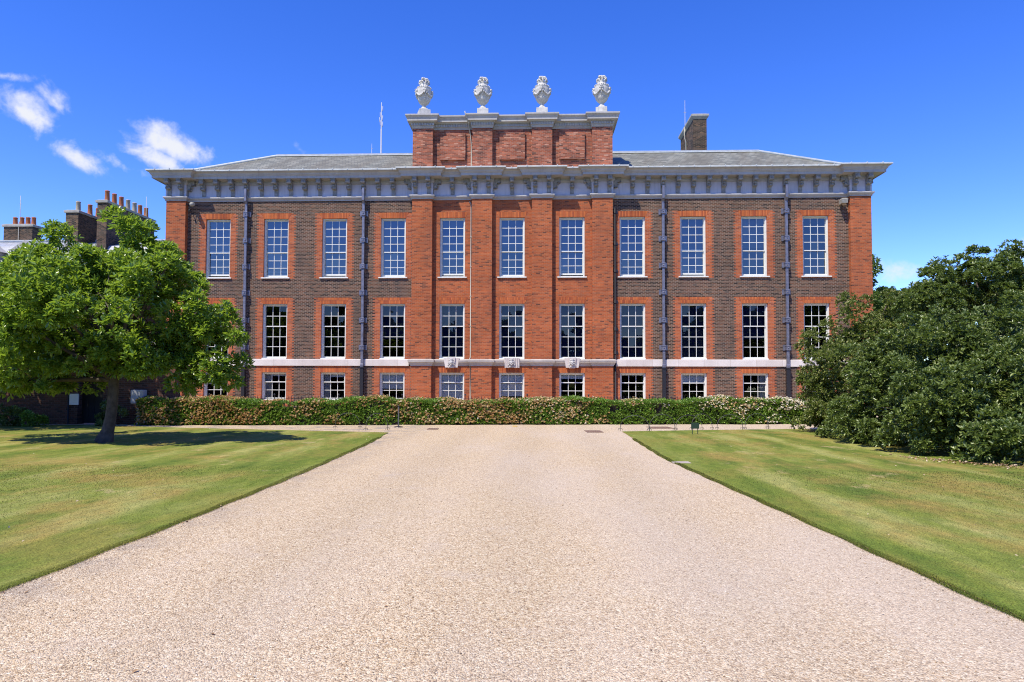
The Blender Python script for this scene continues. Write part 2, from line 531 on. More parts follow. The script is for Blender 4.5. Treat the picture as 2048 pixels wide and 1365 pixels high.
M['lawn'] = mat_lawn()
M['blades'] = mat_blades()
M['soil'] = mat_plain('soil', (0.30, 0.20, 0.11), 0.95, 0.1, var=0.4, scale=12)
M['field'] = mat_plain('park_grass', (0.10, 0.14, 0.04), 0.95, 0.1, var=0.3, scale=0.3)
M['bark'] = mat_stone('bark', (0.075, 0.06, 0.05), 0.4, 0.3, 0.9, scale=9)
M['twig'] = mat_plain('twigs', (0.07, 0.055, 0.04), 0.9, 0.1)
M['leaf_tree'] = mat_leaf('magnolia_leaf', [(0, (0.07, 0.145, 0.028)), (0.45, (0.145, 0.25, 0.04)), (0.85, (0.25, 0.35, 0.06)), (1, (0.38, 0.44, 0.15))], 0.3, 0.7, 0.40, (0.42, 0.60, 0.04))
M['leaf_bush'] = mat_leaf('evergreen_leaf', [(0, (0.05, 0.08, 0.025)), (0.5, (0.12, 0.17, 0.045)), (0.9, (0.21, 0.26, 0.07)), (1, (0.34, 0.35, 0.14))], 0.34, 0.55, 0.22, (0.28, 0.42, 0.05))
M['leaf_olive'] = mat_leaf('olive_leaf', [(0, (0.07, 0.10, 0.025)), (0.5, (0.15, 0.18, 0.04)), (0.85, (0.26, 0.26, 0.08)), (1, (0.44, 0.40, 0.22))], 0.42, 0.5, 0.2)
M['leaf_far'] = mat_leaf('far_leaf', [(0, (0.04, 0.07, 0.02)), (0.5, (0.08, 0.12, 0.03)), (1, (0.14, 0.17, 0.06))], 0.5, 0.4, 0.25)
M['leaf_hedge'] = mat_leaf('hedge_leaf', [(0, (0.07, 0.15, 0.02)), (0.5, (0.16, 0.28, 0.035)), (1, (0.30, 0.42, 0.07))], 0.4, 0.5, 0.25)
M['blossom'] = mat_leaf('blossom', [(0, (0.40, 0.22, 0.07)), (0.35, (0.55, 0.36, 0.15)), (0.65, (0.70, 0.55, 0.30)), (0.85, (0.80, 0.72, 0.50)), (1, (0.88, 0.84, 0.74))], 0.7, 0.2, 0.2, (0.6, 0.5, 0.3))
M['litter'] = mat_leaf('dry_leaf', [(0, (0.20, 0.10, 0.04)), (0.6, (0.40, 0.27, 0.15)), (1, (0.6, 0.5, 0.38))], 0.7, 0.3, 0.1, (0.4, 0.25, 0.1))

def mat_stones():
    t = NT('pebbles')
    a = t.n('Attribute', _attribute_name='tone').outputs['Fac']
    c = t.ramp(a, [(0.0, (0.08, 0.06, 0.05)), (0.06, (0.28, 0.21, 0.14)), (0.5, (0.48, 0.36, 0.23)), (0.85, (0.66, 0.56, 0.42)), (1.0, (0.8, 0.75, 0.66))])
    return t.out(t.bsdf(c, 0.8, 0.25))


M['stones'] = mat_stones()

# ------------------------------------------------------------------ PALACE
WX = [3.2 * k for k in range(-5, 6)]              # window axes
HW = 0.674                                        # half width of an opening
ROWS = [(7.25, 10.45, 10.75), (2.84, 5.817, 6.15), (0.62, 2.13, 2.42)]   # opening bottom, top, top of the flat arch
PP = 0.27                                         # pilaster projection
PIL_C = [-4.8, -1.6, 1.6, 4.8]
pal = empty('palace')
tag(pal, 'long three-storey red and brown brick palace with white sash windows and urn-topped centre', 'palace')


def plan_path(inset=0.0):
    pts = [(-18.77, 14.0), (-18.77, -PP), (-17.70, -PP), (-17.70, 0)]
    for c in PIL_C:
        pts += [(c - 0.54, 0), (c - 0.54, -PP), (c + 0.54, -PP), (c + 0.54, 0)]
    pts += [(17.70, 0), (17.70, -PP), (18.77, -PP), (18.77, 14.0)]
    return pts


def wall_grid(mb, x0, x1, z0, z1, ops, y=0.0):
    xs = sorted({x0, x1} | {a for o in ops for a in (o[0], o[1])})
    zs = sorted({z0, z1} | {a for o in ops for a in (o[2], o[3])})
    for i in range(len(xs) - 1):
        for j in range(len(zs) - 1):
            cx, cz = (xs[i] + xs[i + 1]) / 2, (zs[j] + zs[j + 1]) / 2
            if any(o[0] < cx < o[1] and o[2] < cz < o[3] for o in ops): continue
            mb.quad((xs[i], y, zs[j]), (xs[i + 1], y, zs[j]), (xs[i + 1], y, zs[j + 1]), (xs[i], y, zs[j + 1]))


def ops_for(ks):
    return [(WX[k + 5] - HW, WX[k + 5] + HW, r[0], r[1]) for k in ks for r in ROWS]


for ks, xa, xb, nm, mt in (((-5, -4, -3, -2), -17.70, -5.34, 'wall', 'dark'), ((-1, 0, 1), -5.34, 5.34, 'central_wall', 'red'), ((2, 3, 4, 5), 5.34, 17.70, 'wall', 'dark')):
    m = MB()
    wall_grid(m, xa, xb, -0.3, 11.5, ops_for(ks))
    if xa < -10: m.quad((-18.76, 14, -0.3), (-18.76, 0.05, -0.3), (-18.76, 0.05, 11.5), (-18.76, 14, 11.5))
    if xb > 10: m.quad((18.76, 0.05, -0.3), (18.76, 14, -0.3), (18.76, 14, 11.5), (18.76, 0.05, 11.5))
    if nm == 'central_wall': m.quad((18.76, 14, -0.3), (-18.76, 14, -0.3), (-18.76, 14, 13), (18.76, 14, 13))
    m.build(nm, M[mt], pal)

for c in [-18.235] + PIL_C + [18.235]:
    hw = 0.535 if abs(c) > 10 else 0.54
    m = MB(); m.box(c - hw, c + hw, -PP, 0.06 if abs(c) < 10 else 0.5, -0.3, 11.46)
    m.build('pilaster', M['red'], pal)

# brick surrounds, toothed into the brown brick; flat arches
for k in range(-5, 6):
    for ri, (zb, zt, za) in enumerate(ROWS):
        cx = WX[k + 5]; y = -0.004
        m = MB()
        central = abs(k) <= 1
        if not central:
            lo = 2.83 if ri == 1 else (7.16 if ri == 0 else 0.0)
            hi = za if ri < 2 else 2.47
            n = int(round((hi - lo) / 0.075)); h = (hi - lo) / n
            for q in range(n):
                zz0, zz1 = lo + q * h, lo + (q + 1) * h
                for s in (-1, 1):
                    w = (1.075 if (q + (s > 0)) % 2 else 0.975) + random.uniform(-0.012, 0.012)
                    mid = (zz0 + zz1) / 2
                    inner = HW
                    if mid > zt: inner = HW + 0.19 * (mid - zt) / (za - zt)
                    if mid > za: inner = 0.0
                    if mid < zb: inner = 0.0
                    xa, xb = cx + s * inner, cx + s * w
                    if abs(cx + s * 1.075) > 17.69: xb = min(max(xb, -17.68), 17.68)
                    if abs(k) == 2 and s * k < 0: xb = cx + s * min(w, 1.05)
                    m.quad((min(xa, xb), y, zz0), (max(xa, xb), y, zz0), (max(xa, xb), y, zz1), (min(xa, xb), y, zz1))
        d0, d1 = -0.004 if not central else 0.0, 0.16
        for s in (-1, 1):
            X = cx + s * HW
            m.quad((X, d0, zb), (X, d1, zb), (X, d1, zt), (X, d0, zt))
        m.quad((cx - HW, d0, zt), (cx + HW, d0, zt), (cx + HW, d1, zt), (cx - HW, d1, zt))
        m.quad((cx - HW, d0, zb), (cx + HW, d0, zb), (cx + HW, d1, zb), (cx - HW, d1, zb))
        so = m.build('brick_surround', M['surround' if not central else 'red'], pal)
        a = MB(); fl = 0.19
        yy = -0.005
        a.add([(cx - HW, yy, zt), (cx + HW, yy, zt), (cx + HW + fl, yy, za), (cx - HW - fl, yy, za), (cx - HW, 0.02, zt), (cx + HW, 0.02, zt), (cx + HW + fl, 0.02, za), (cx - HW - fl, 0.02, za)],
              [(0, 1, 2, 3), (0, 1, 5, 4), (1, 2, 6, 5), (2, 3, 7, 6), (3, 0, 4, 7)])
        a.build('flat_arch', M['arch'], so)


# sash windows
def build_window(row, guard, lift=0.0):
    zb, zt, _ = ROWS[row]
    w = MB()
    fi = 0.612                                      # inner half width of the box frame
    y0, y1 = 0.10, 0.36
    for s in (-1, 1):
        a, b = sorted((s * HW, s * fi)); w.box(a, b, y0, y1, zb, zt)
        a, b = sorted((s * fi, s * (fi - 0.02))); w.box(a, b, y0 + 0.025, y1 - 0.19, zb, zt - 0.06)
    w.box(-fi, fi, y0, y1, zt - 0.06, zt)
    w.box(-fi, fi, y0 + 0.02, y1, zb, zb + 0.055)
    gt = zt - 0.06
    gb = zb + 0.055
    if row == 0: cuts, meet = 7, 4
    elif row == 1: cuts, meet = 5, 2
    else: cuts, meet = 3, 1
    st = 0.045
    hh = (gt - gb) / cuts
    zm = gt - hh * meet
    panes = MB()
    for (ya, yb, za, zc, n, lower) in ((0.20, 0.24, zm - 0.02, gt, meet, False), (0.255, 0.295, gb + lift, zm + 0.025 + lift, cuts - meet, True)):
        for s in (-1, 1):
            a, b = sorted((s * fi, s * (fi - st))); w.box(a, b, ya, yb, za, zc)
        iw = fi - st
        tr = 0.05 if not lower else 0.045
        brl = 0.05 if not lower else 0.085
        w.box(-iw, iw, ya, yb, zc - tr, zc)
        w.box(-iw, iw, ya, yb, za, za + brl)
        zs = [za + brl + (zc - tr - za - brl) * q / n for q in range(n + 1)]
        xs = [-iw + 2 * iw * q / 3 for q in range(4)]
        for q in range(1, n): w.box(-iw, iw, ya + 0.008, yb - 0.004, zs[q] - 0.0155, zs[q] + 0.0155)
        for q in range(1, 3):
            for j in range(n):
                e0 = 0.0155 if j else 0; e1 = 0.0155 if j < n - 1 else 0
                w.box(xs[q] - 0.0145, xs[q] + 0.0145, ya + 0.010, yb - 0.006, zs[j] + e0, zs[j + 1] - e1)
        for q in range(3):
            for j in range(n):
                ty, tz = random.gauss(0, 0.005), random.gauss(0, 0.006)
                yc = (ya + yb) / 2
                X0, X1, Z0, Z1 = xs[q] + .004, xs[q + 1] - .004, zs[j] + .004, zs[j + 1] - .004
                dx, dz = (X1 - X0) / 2, (Z1 - Z0) / 2
                panes.quad((X0, yc - dx * ty - dz * tz, Z0), (X1, yc + dx * ty - dz * tz, Z0), (X1, yc + dx * ty + dz * tz, Z1), (X0, yc - dx * ty + dz * tz, Z1))
    win = w.build('sash_window', M['white'], pal)
    panes.build('glass_pane', M['glass_hi' if row == 0 else 'glass'], win)
    if row == 0:
        s = MB(); s.loft([(-0.78, 0.78, -0.07, 0.12, 7.185), (-0.78, 0.78, -0.08, 0.12, 7.195), (-0.78, 0.78, -0.08, 0.12, 7.24), (-0.77, 0.77, -0.06, 0.12, 7.25)])
        s.build('sill', M['white'], win)
    elif row == 1:
        s = MB(); s.loft([(-0.673, 0.673, -0.055, 0.13, 2.842), (-0.673, 0.673, -0.055, 0.13, 2.88), (-0.673, 0.673, -0.03, 0.13, 2.90)])
        s.build('sill', M['white'], win)
    if guard:
        g = MB()
        for z in (7.43, 7.60): g.box(-0.56, 0.56, 0.33, 0.35, z - 0.017, z + 0.017)
        g.build('guard_rail', M['white'], win)
    return win


for ri in range(3):
    for k in range(-5, 6):
        if ri == 0: g = k <= 3
        else: g = False
        wn = build_window(ri, g, 0.075 if (ri == 0 and k in (-5, -3, -1, 1, 3)) else (0.0 if ri else random.uniform(0, 0.012)))
        wn.location.x = WX[k + 5]
        if ri == 0 and k < 5:
            m = MB(); h = (1.9, 2.6, 1.2, 2.9, 2.2, 1.5, 2.7, 2.0, 3.0, 1.6)[k + 5]
            m.box(-0.6, 0.6, 0.42, 0.43, ROWS[0][1] - h, ROWS[0][1]); m.box(-0.6, 0.6, 0.41, 0.44, ROWS[0][1] - h - 0.03, ROWS[0][1] - h)
            m.build('blind', M['blueblind' if k < 4 else 'greyblind'], wn)
        if ri == 1 and -2 <= k <= 4:
            m = MB(); m.box(-0.6, 0.6, 0.40, 0.41, ROWS[1][0] + (0.0 if k not in (-2, 4) else 1.1), ROWS[1][1])
            m.build('blind', M['navy'], wn)  # added navy sheet, paints the sky reflection in the panes; not a real blind
        if ri == 2:
            zt = ROWS[2][1]; zb = ROWS[2][0]
            bl = {-2: [(-0.6, 0.6, 1.28, zt)], -1: [(-0.6, 0.6, zb, zt)], 0: [(-0.6, 0.6, 0.90, zt)], 1: [(-0.6, 0.6, 1.83, zt)], 3: [(-0.6, 0.6, 1.62, zt)], -4: [(-0.6, -0.2, zb, zt), (-0.2, 0.6, 1.95, zt)], -3: [(-0.6, -0.22, zb, zt), (-0.22, 0.6, 1.9, zt)],
                  4: [(0.3, 0.6, zb, zt)], 2: [(-0.6, 0.6, 2.0, zt)], -5: [(-0.6, 0.6, 1.5, zt)]}.get(k, [])
            for (a, b, c, d) in bl:
                m = MB()
                full = (b - a) > 0.5
                n = 14
                for q in range(n):                 # gently rippled cloth
                    xa = a + (b - a) * q / n; xb = a + (b - a) * (q + 1) / n
                    ya = 0.335 + 0.012 * math.sin(q * 1.3) * (0 if full else 1); yb = 0.335 + 0.012 * math.sin((q + 1) * 1.3) * (0 if full else 1)
                    m.quad((xa, ya, c), (xb, yb, c), (xb, yb, d), (xa, ya, d))
                m.box(a, b, 0.327, 0.347, c - 0.02, c)
                m.build('blind' if full else 'curtain', M['blind' if full else 'curtain'], wn)

# rooms behind the glass
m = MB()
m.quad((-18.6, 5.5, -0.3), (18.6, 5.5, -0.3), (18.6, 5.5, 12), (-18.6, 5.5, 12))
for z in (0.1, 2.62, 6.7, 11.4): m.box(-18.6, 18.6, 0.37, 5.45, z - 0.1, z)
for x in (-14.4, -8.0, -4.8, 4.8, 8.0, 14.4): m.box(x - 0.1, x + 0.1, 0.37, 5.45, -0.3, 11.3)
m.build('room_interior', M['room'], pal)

# string course: plain stone on the wings, moulded round the pilasters in the centre
for s in (-1, 1):
    m = MB()
    a, b = (-17.70, -5.50) if s < 0 else (5.50, 17.70)
    m.loft([(a, b, -0.055, 0.01, 2.47), (a, b, -0.075, 0.01, 2.485), (a, b, -0.075, 0.01, 2.815), (a, b, -0.055, 0.01, 2.84)])
    xe = 18.77
    if s < 0: m.box(-xe - 0.05, -17.60, -PP - 0.06, 0.4, 2.47, 2.84)
    else: m.box(17.60, xe + 0.05, -PP - 0.06, 0.4, 2.47, 2.84)
    m.build('string_course', M['stone'], pal)
path_c = [(-5.34, 0.05)]
for c in PIL_C: path_c += [(c - 0.54, -PP), (c + 0.54, -PP)] if c in (-4.8,) else [(c - 0.54, 0), (c - 0.54, -PP), (c + 0.54, -PP)]
# rebuild cleanly
path_c = [(-5.34, 0.05), (-5.34, -PP), (-4.26, -PP), (-4.26, 0), (-2.14, 0), (-2.14, -PP), (-1.06, -PP), (-1.06, 0), (1.06, 0), (1.06, -PP), (2.14, -PP), (2.14, 0), (4.26, 0), (4.26, -PP), (5.34, -PP), (5.34, 0.05)]
m = MB()
m.mould([(0.0, 2.48), (0.035, 2.48), (0.035, 2.53), (0.06, 2.55), (0.085, 2.61), (0.115, 2.65), (0.15, 2.675), (0.15, 2.73), (0.165, 2.745), (0.165, 2.80), (0.12, 2.825), (0.0, 2.85)], path_c)
m.build('string_course', M['stone2'], pal)


# keystones with carved masks
def keystone(kind, cx):
    m = MB()
    zt, zb = 2.90, 2.40
    m.add([(cx - 0.33, -0.16, zb), (cx + 0.33, -0.16, zb), (cx + 0.415, -0.19, zt), (cx - 0.415, -0.19, zt), (cx - 0.33, 0.02, zb), (cx + 0.33, 0.02, zb), (cx + 0.415, 0.02, zt), (cx - 0.415, 0.02, zt)],
          [(0, 1, 2, 3), (0, 4, 5, 1), (1, 5, 6, 2), (2, 6, 7, 3), (3, 7, 4, 0)])
    if kind == 0:
        m.add([(cx - 0.15, -0.21, zb - 0.03), (cx + 0.15, -0.21, zb - 0.03), (cx + 0.22, -0.24, zt + 0.03), (cx - 0.22, -0.24, zt + 0.03), (cx - 0.15, -0.1, zb - 0.03), (cx + 0.15, -0.1, zb - 0.03), (cx + 0.22, -0.1, zt + 0.03), (cx - 0.22, -0.1, zt + 0.03)],
              [(0, 1, 2, 3), (0, 4, 5, 1), (1, 5, 6, 2), (2, 6, 7, 3), (3, 7, 4, 0)])
    else:
        for q in range(8):
            x = cx - 0.36 + q * 0.103
            m.add([(x, -0.20, zb - 0.02), (x + 0.05, -0.20, zb - 0.02), (x + 0.055, -0.22, zt + 0.01), (x - 0.005, -0.22, zt + 0.01), (x, -0.1, zb - 0.02), (x + 0.05, -0.1, zb - 0.02), (x + 0.055, -0.1, zt + 0.01), (x - 0.005, -0.1, zt + 0.01)],
                  [(0, 1, 2, 3), (0, 4, 5, 1), (1, 5, 6, 2), (2, 6, 7, 3), (3, 7, 4, 0)])
    ks = m.build('keystone', M['stone'], pal)
    h = MB()
    h.ball((cx, -0.24, 2.66), (0.105, 0.10, 0.15), 0, 12, 8)
    h.ball((cx, -0.34, 2.64), (0.025, 0.035, 0.05), 0, 8, 6)
    for s in (-1, 1):
        h.ball((cx + s * 0.045, -0.318, 2.70), (0.035, 0.03, 0.016), 0, 8, 5)
        h.ball((cx + s * 0.05, -0.31, 2.61), (0.04, 0.035, 0.035), 0, 8, 5)
        for q in range(4): h.ball((cx + s * (0.09 + 0.02 * q), -0.24 + 0.01 * q, 2.79 - 0.085 * q), (0.05, 0.045, 0.05), 0, 8, 5)
        h.ball((cx + s * 0.08, -0.22, 2.45), (0.06, 0.05, 0.05), 0, 8, 5)
    h.ball((cx, -0.27, 2.82), (0.10, 0.06, 0.05), 0, 10, 6)
    h.ball((cx, -0.31, 2.545), (0.05, 0.04, 0.025), 0, 8, 5)
    h.build('carved_mask', M['urn'], ks)


keystone(0, -3.2); keystone(1, 0.0); keystone(0, 3.2)

# entablature
path = plan_path()
m = MB()
m.mould([(0, 11.40), (0.045, 11.40), (0.045, 11.455), (0.065, 11.47), (0.085, 11.50), (0.12, 11.53), (0.135, 11.565), (0.135, 11.60), (0.12, 11.625), (0.03, 11.64)], path)
m.build('architrave', M['stucco2'], pal)
m = MB()
m.mould([(0.03, 11.63), (0.03, 12.30)], path, closed_ends=False)
m.build('frieze', M['stucco'], pal)
m = MB()
m.mould([(0.03, 12.27), (0.06, 12.29), (0.075, 12.34), (0.10, 12.36), (0.10, 12.48), (0.12, 12.50), (0.50, 12.54), (0.50, 12.51), (0.535, 12.51), (0.535, 12.64), (0.56, 12.65), (0.575, 12.69), (0.60, 12.70),
         (0.61, 12.75), (0.64, 12.79), (0.69, 12.825), (0.735, 12.84), (0.735, 12.87)], path, closed_ends=False)
cor = m.build('cornice', M['stucco2'], pal)
m = MB()
m.mould([(0.735, 12.86), (0.765, 12.865), (0.77, 12.92), (0.745, 12.935), (0.05, 13.02), (0.05, 12.9)], path, closed_ends=False)
for i in range(len(path) - 1):                     # lead rolls at the joints
    a, b = Vector(path[i]), Vector(path[i + 1])
    L = (b - a).length
    if abs(b.y - a.y) > 0.01: continue
    ext = 0.65 if a.y < -0.1 else -0.6
    n = max(1, int((L + 2 * ext) / 0.78))
    for q in range(n):
        x = a.x - ext + (L + 2 * ext) * (q + 0.5) / n
        m.box(x - 0.02, x + 0.02, a.y - 0.785, a.y - 0.3, 12.90, 12.965)
m.build('lead_flashing', M['lead'], cor)


# carved brackets under the soffit
def bracket_mesh():
    m = MB()
    w = 0.105
    side = [(-0.03, 12.50), (-0.44, 12.50), (-0.45, 12.36), (-0.41, 12.27), (-0.33, 12.24), (-0.29, 12.28), (-0.25, 12.20), (-0.24, 12.08), (-0.20, 12.00), (-0.14, 11.97), (-0.09, 12.0), (-0.06, 11.93), (-0.05, 11.68), (-0.02, 11.68)]
    vs = [(-w, y, z) for y, z in side] + [(w, y, z) for y, z in side]
    n = len(side)
    fs = [tuple(range(n)), tuple(range(2 * n - 1, n - 1, -1))]
    fs += [(i, (i + 1) % n, n + (i + 1) % n, n + i) for i in range(n)]
    m.add(vs, fs)
    m.box(-w - 0.03, w + 0.03, -0.47, -0.05, 12.455, 12.515)
    for x in (-0.06, 0.0, 0.06): m.box(x - 0.018, x + 0.018, -0.465, -0.43, 12.29, 12.45)
    for (y, z, r) in ((-0.40, 12.31, 0.07), (-0.19, 12.06, 0.075)):
        m.tube([(-w - 0.015, y, z), (w + 0.015, y, z)], r, 10)
    m.ball((0, -0.28, 12.16), (0.07, 0.06, 0.07), 0, 8, 5); m.ball((0, -0.25, 12.02), (0.055, 0.05, 0.055), 0, 8, 5)
    return m


br0 = bracket_mesh().build('bracket', M['carved'], pal)
places = []
for s in (-1, 1):
    for q in range(14): places.append((s * (6.4 + 0.8 * q), -0.02, 0))
    for c in (18.235,):
        places += [(s * (c - 0.34), -PP - 0.02, 0), (s * (c + 0.34), -PP - 0.02, 0)]
        places += [(s * 18.75, 0.5, s * math.pi / 2), (s * 18.75, 1.5, s * math.pi / 2)]
    places.append((s * 17.72, -0.13, -s * math.pi / 2))
for c in PIL_C:
    places += [(c - 0.36, -PP - 0.02, 0), (c + 0.36, -PP - 0.02, 0), (c - 0.53, -0.12, -math.pi / 2), (c + 0.53, -0.12, math.pi / 2)]
for x in (-3.2, 0, 3.2): places.append((x, -0.02, 0))
for i, (x, y, rz) in enumerate(places):
    o = br0 if i == 0 else copy_tree(br0, pal)
    o.location = (x, y, 0); o.rotation_euler.z = rz

# drain pipes
collz = [10.68, 9.24, 7.82, 6.40, 4.92, 3.46]


def pipe(cx):
    m = MB()
    m.box(cx - 0.065, cx + 0.065, -0.22, -0.09, 2.46, 11.42)
    m.box(cx - 0.06, cx + 0.06, -0.35, -0.21, 11.36, 12.02)
    m.loft([(cx - 0.062, cx + 0.062, -0.22, -0.09, 11.2), (cx - 0.062, cx + 0.062, -0.35, -0.21, 11.42)])
    m.loft([(cx - 0.085, cx + 0.085, -0.24, -0.07, 2.40), (cx - 0.085, cx + 0.085, -0.24, -0.07, 2.55), (cx - 0.07, cx + 0.07, -0.225, -0.085, 2.6)])
    p = m.build('drainpipe', M['pipe'], pal)
    l = MB(); l.box(cx - 0.09, cx + 0.09, -0.24, -0.06, 0.35, 2.40); l.loft([(cx - 0.12, cx + 0.12, -0.27, -0.04, 0.2), (cx - 0.12, cx + 0.12, -0.27, -0.04, 0.36)])
    l.box(cx - 0.115, cx + 0.115, -0.265, -0.04, 2.36, 2.42)
    l.build('lower_pipe', M['black'], p)
    for z in collz:
        c = MB()
        c.bevbox(cx - 0.095, cx + 0.095, -0.26, -0.06, z - 0.13, z + 0.13, 0.015)
        c.box(cx - 0.11, cx + 0.11, -0.275, -0.06, z + 0.07, z + 0.115); c.box(cx - 0.11, cx + 0.11, -0.275, -0.06, z - 0.115, z - 0.07)
        c.box(cx - 0.215, cx + 0.215, -0.05, -0.012, z - 0.14, z + 0.14)
        c.ball((cx, -0.27, z), (0.035, 0.025, 0.035), 0, 8, 5)
        c.build('pipe_collar', M['pipe'], p)


for x in (-14.40, -7.99, 8.0, 14.42): pipe(x)
m = MB()
m.tube([(5.47, -0.13, 0.2), (5.47, -0.13, 10.9)], 0.05, 10)
p = m.build('drainpipe', M['black'], pal); p['label'] = 'thin black round pipe beside the right-hand central pilaster'
for z in (10.7, 9.0, 7.55, 5.9, 4.45, 3.2):
    c = MB(); c.tube([(5.47, -0.13, z - 0.09), (5.47, -0.13, z + 0.09)], 0.075, 10); c.box(5.42, 5.62, -0.06, -0.005, z - 0.1, z + 0.06)
    c.build('pipe_collar', M['black'], p)
m = MB()
m.tube([(-2.20, -0.04, 0.3), (-2.20, -0.04, 2.45), (-2.21, -0.24, 2.5), (-2.21, -0.24, 2.86), (-2.20, -0.04, 2.95), (-2.20, -0.04, 11.0), (-2.2, -0.05, 11.2), (-2.3, -0.06, 11.3)], 0.028, 8)
m.tube([(-2.20, -0.05, 13.0), (-2.20, -0.05, 14.4), (-2.24, -0.05, 14.8), (-2.3, -0.05, 15.2), (-2.33, -0.45, 15.5), (-2.45, -0.75, 15.75), (-2.5, -0.66, 15.99)], 0.025, 8)
for z in (4.6, 6.2, 7.8, 9.4): m.box(-2.25, -2.15, -0.075, -0.005, z - 0.025, z + 0.025)
m.build('lightning_conductor', M['cable'], pal)

# roof
m = MB()
e, r, h0, h1 = 18.5, 4.1, 12.98, 15.27
xr = e - r
rp = 0.05
v = [(-e, rp, h0), (e, rp, h0), (xr, r, h1), (-xr, r, h1), (xr, r + 4.1, h0), (-xr, r + 4.1, h0), (e, r + 6, h0), (-e, r + 6, h0)]
m.add(v, [(0, 1, 2, 3), (3, 2, 4, 5), (1, 6, 4, 2), (0, 3, 5, 7)])
m.box(-18.6, 18.6, 0.3, 13.9, 12.7, 12.95)
roof = m.build('roof', M['slate'], pal)
m = MB()
m.tube([(-xr, r, h1 + 0.02), (xr, r, h1 + 0.02)], 0.10, 8, smooth=True)
m.box(-xr, xr, r - 0.17, r - 0.06, h1 - 0.055, h1 + 0.0)
for s in (-1, 1):
    m.tube([(s * xr, r, h1 + 0.02), (s * e, rp, h0 + 0.03)], 0.09, 8)
m.build('ridge_capping', M['lead'], roof)


def chimney(name, x0, x1, y0, y1, z0, z1, parent, brick='stack', cap='capstone', ov=0.09, ch=0.22):
    m = MB()
    m.box(x0, x1, y0, y1, z0, z1 - ch)
    o = m.build(name, M[brick], parent)
    c = MB()
    c.loft([(x0, x1, y0, y1, z1 - ch), (x0 - ov * .5, x1 + ov * .5, y0 - ov * .5, y1 + ov * .5, z1 - ch * .8), (x0 - ov, x1 + ov, y0 - ov, y1 + ov, z1 - ch * .55), (x0 - ov, x1 + ov, y0 - ov, y1 + ov, z1 - ch * 0.25), (x0 + .1, x1 - .1, y0 + .1, y1 - .1, z1)])
    c.build('cap', M[cap], o)
    return o


ch = chimney('chimney', 11.25, 12.10, 7.0, 10.8, 12.9, 18.78, pal, ov=0.13, ch=0.4)
m = MB()
m.tube([(11.21, 8.9, 15.0), (11.2, 8.9, 17.6), (11.1, 8.9, 17.9), (11.1, 8.9, 18.6)], 0.03, 6); m.tube([(11.15, 8.9, 18.3), (11.15, 8.9, 20.4)], [0.02, 0.012], 6)
m.tube([(11.05, 8.9, 19.6), (11.15, 8.9, 19.55), (11.25, 8.9, 19.6)], 0.012, 5)
m.build('lightning_rod', M['cable'], ch)
chimney('chimney', -10.9, -8.4, 8.0, 9.0, 13.0, 16.72, pal, ov=0.16, ch=0.3)

# attic
m = MB()
m.box(-5.30, 5.30, 0.0, 2.3, 12.9, 15.3)
for c in PIL_C:
    m.box(c - 0.54, c + 0.54, -PP, 0.02, 12.9, 15.26)
at = m.build('attic_storey', M['attic'], pal)
for x in (-3.2, 0, 3.2):
    p = MB(); p.box(x - 0.68, x + 0.68, -0.13, 0.01, 13.56, 15.02)
    p.build('raised_panel', M['attic'], at)
pa = [(-5.34, 2.3), (-5.34, -PP)] + path_c[2:-2] + [(5.34, -PP), (5.34, 2.3)]
m = MB()
m.mould([(0.0, 15.23), (0.02, 15.23), (0.02, 15.27), (0.045, 15.29), (0.045, 15.34), (0.07, 15.35), (0.07, 15.50), (0.13, 15.52), (0.15, 15.56), (0.25, 15.58), (0.25, 15.57), (0.265, 15.57), (0.265, 15.68), (0.28, 15.70), (0.29, 15.75), (0.33, 15.80), (0.36, 15.83), (0.36, 15.90), (0.33, 15.915), (-0.3, 15.97)], pa, closed_ends=False)
m.box(-5.0, 5.0, 0.05, 2.25, 15.3, 15.955)
for i in range(len(pa) - 1):                        # dentils
    a, b = Vector(pa[i]), Vector(pa[i + 1])
    if abs(a.y - b.y) > 0.01: continue
    A, B = a.x - (0.10 if a.y < -0.1 else -0.12), b.x + (0.10 if a.y < -0.1 else -0.12)
    n = int((B - A) / 0.13)
    for q in range(n):
        x = A + (B - A) * (q + 0.5) / n
        m.box(x - 0.035, x + 0.035, a.y - 0.125, a.y - 0.06, 15.36, 15.495)
m.build('attic_cornice', M['stucco2'], at)

# cameras / floodlight fixed high on the wings
t = empty('security_camera', (-17.32, -0.3, 11.2))
tag(t, 'grey dome-topped security camera high beside the left end pilaster', 'security camera')
m = MB(); m.tube([(0.0, 0.1, 0.03), (0.09, -0.22, -0.06)], [0.10, 0.12], 12); m.ball((0.09, -0.22, -0.06), 0.115, 0, 10, 6)
m.build('housing', M['lampgrey'], t)
m = MB(); m.tube([(-0.38, 0.05, 0.02), (-0.05, 0.05, 0.02)], 0.025, 6); m.tube([(-0.15, 0.28, -0.35), (-0.15, 0.02, -0.3), (-0.1, 0.02, 0.0)], 0.025, 6); m.ball((-0.15, 0.0, -0.33), 0.05, 0, 8, 5)
m.build('arm', M['black'], t)
t = empty('floodlight', (17.33, -0.3, 11.12))
tag(t, 'boxy grey floodlight high beside the right end pilaster', 'floodlight')
m = MB(); m.loft([(-0.15, 0.13, -0.2, 0.15, -0.13), (-0.16, 0.14, -0.24, 0.16, 0.08), (-0.12, 0.10, -0.18, 0.14, 0.13)]); m.build('housing', M['lampgrey'], t)
m = MB(); m.box(-0.03, 0.03, 0.1, 0.3, -0.06, 0.0); m.tube([(0, 0.28, -0.05), (0.02, 0.25, -0.45)], 0.025, 6); m.build('arm', M['black'], t)

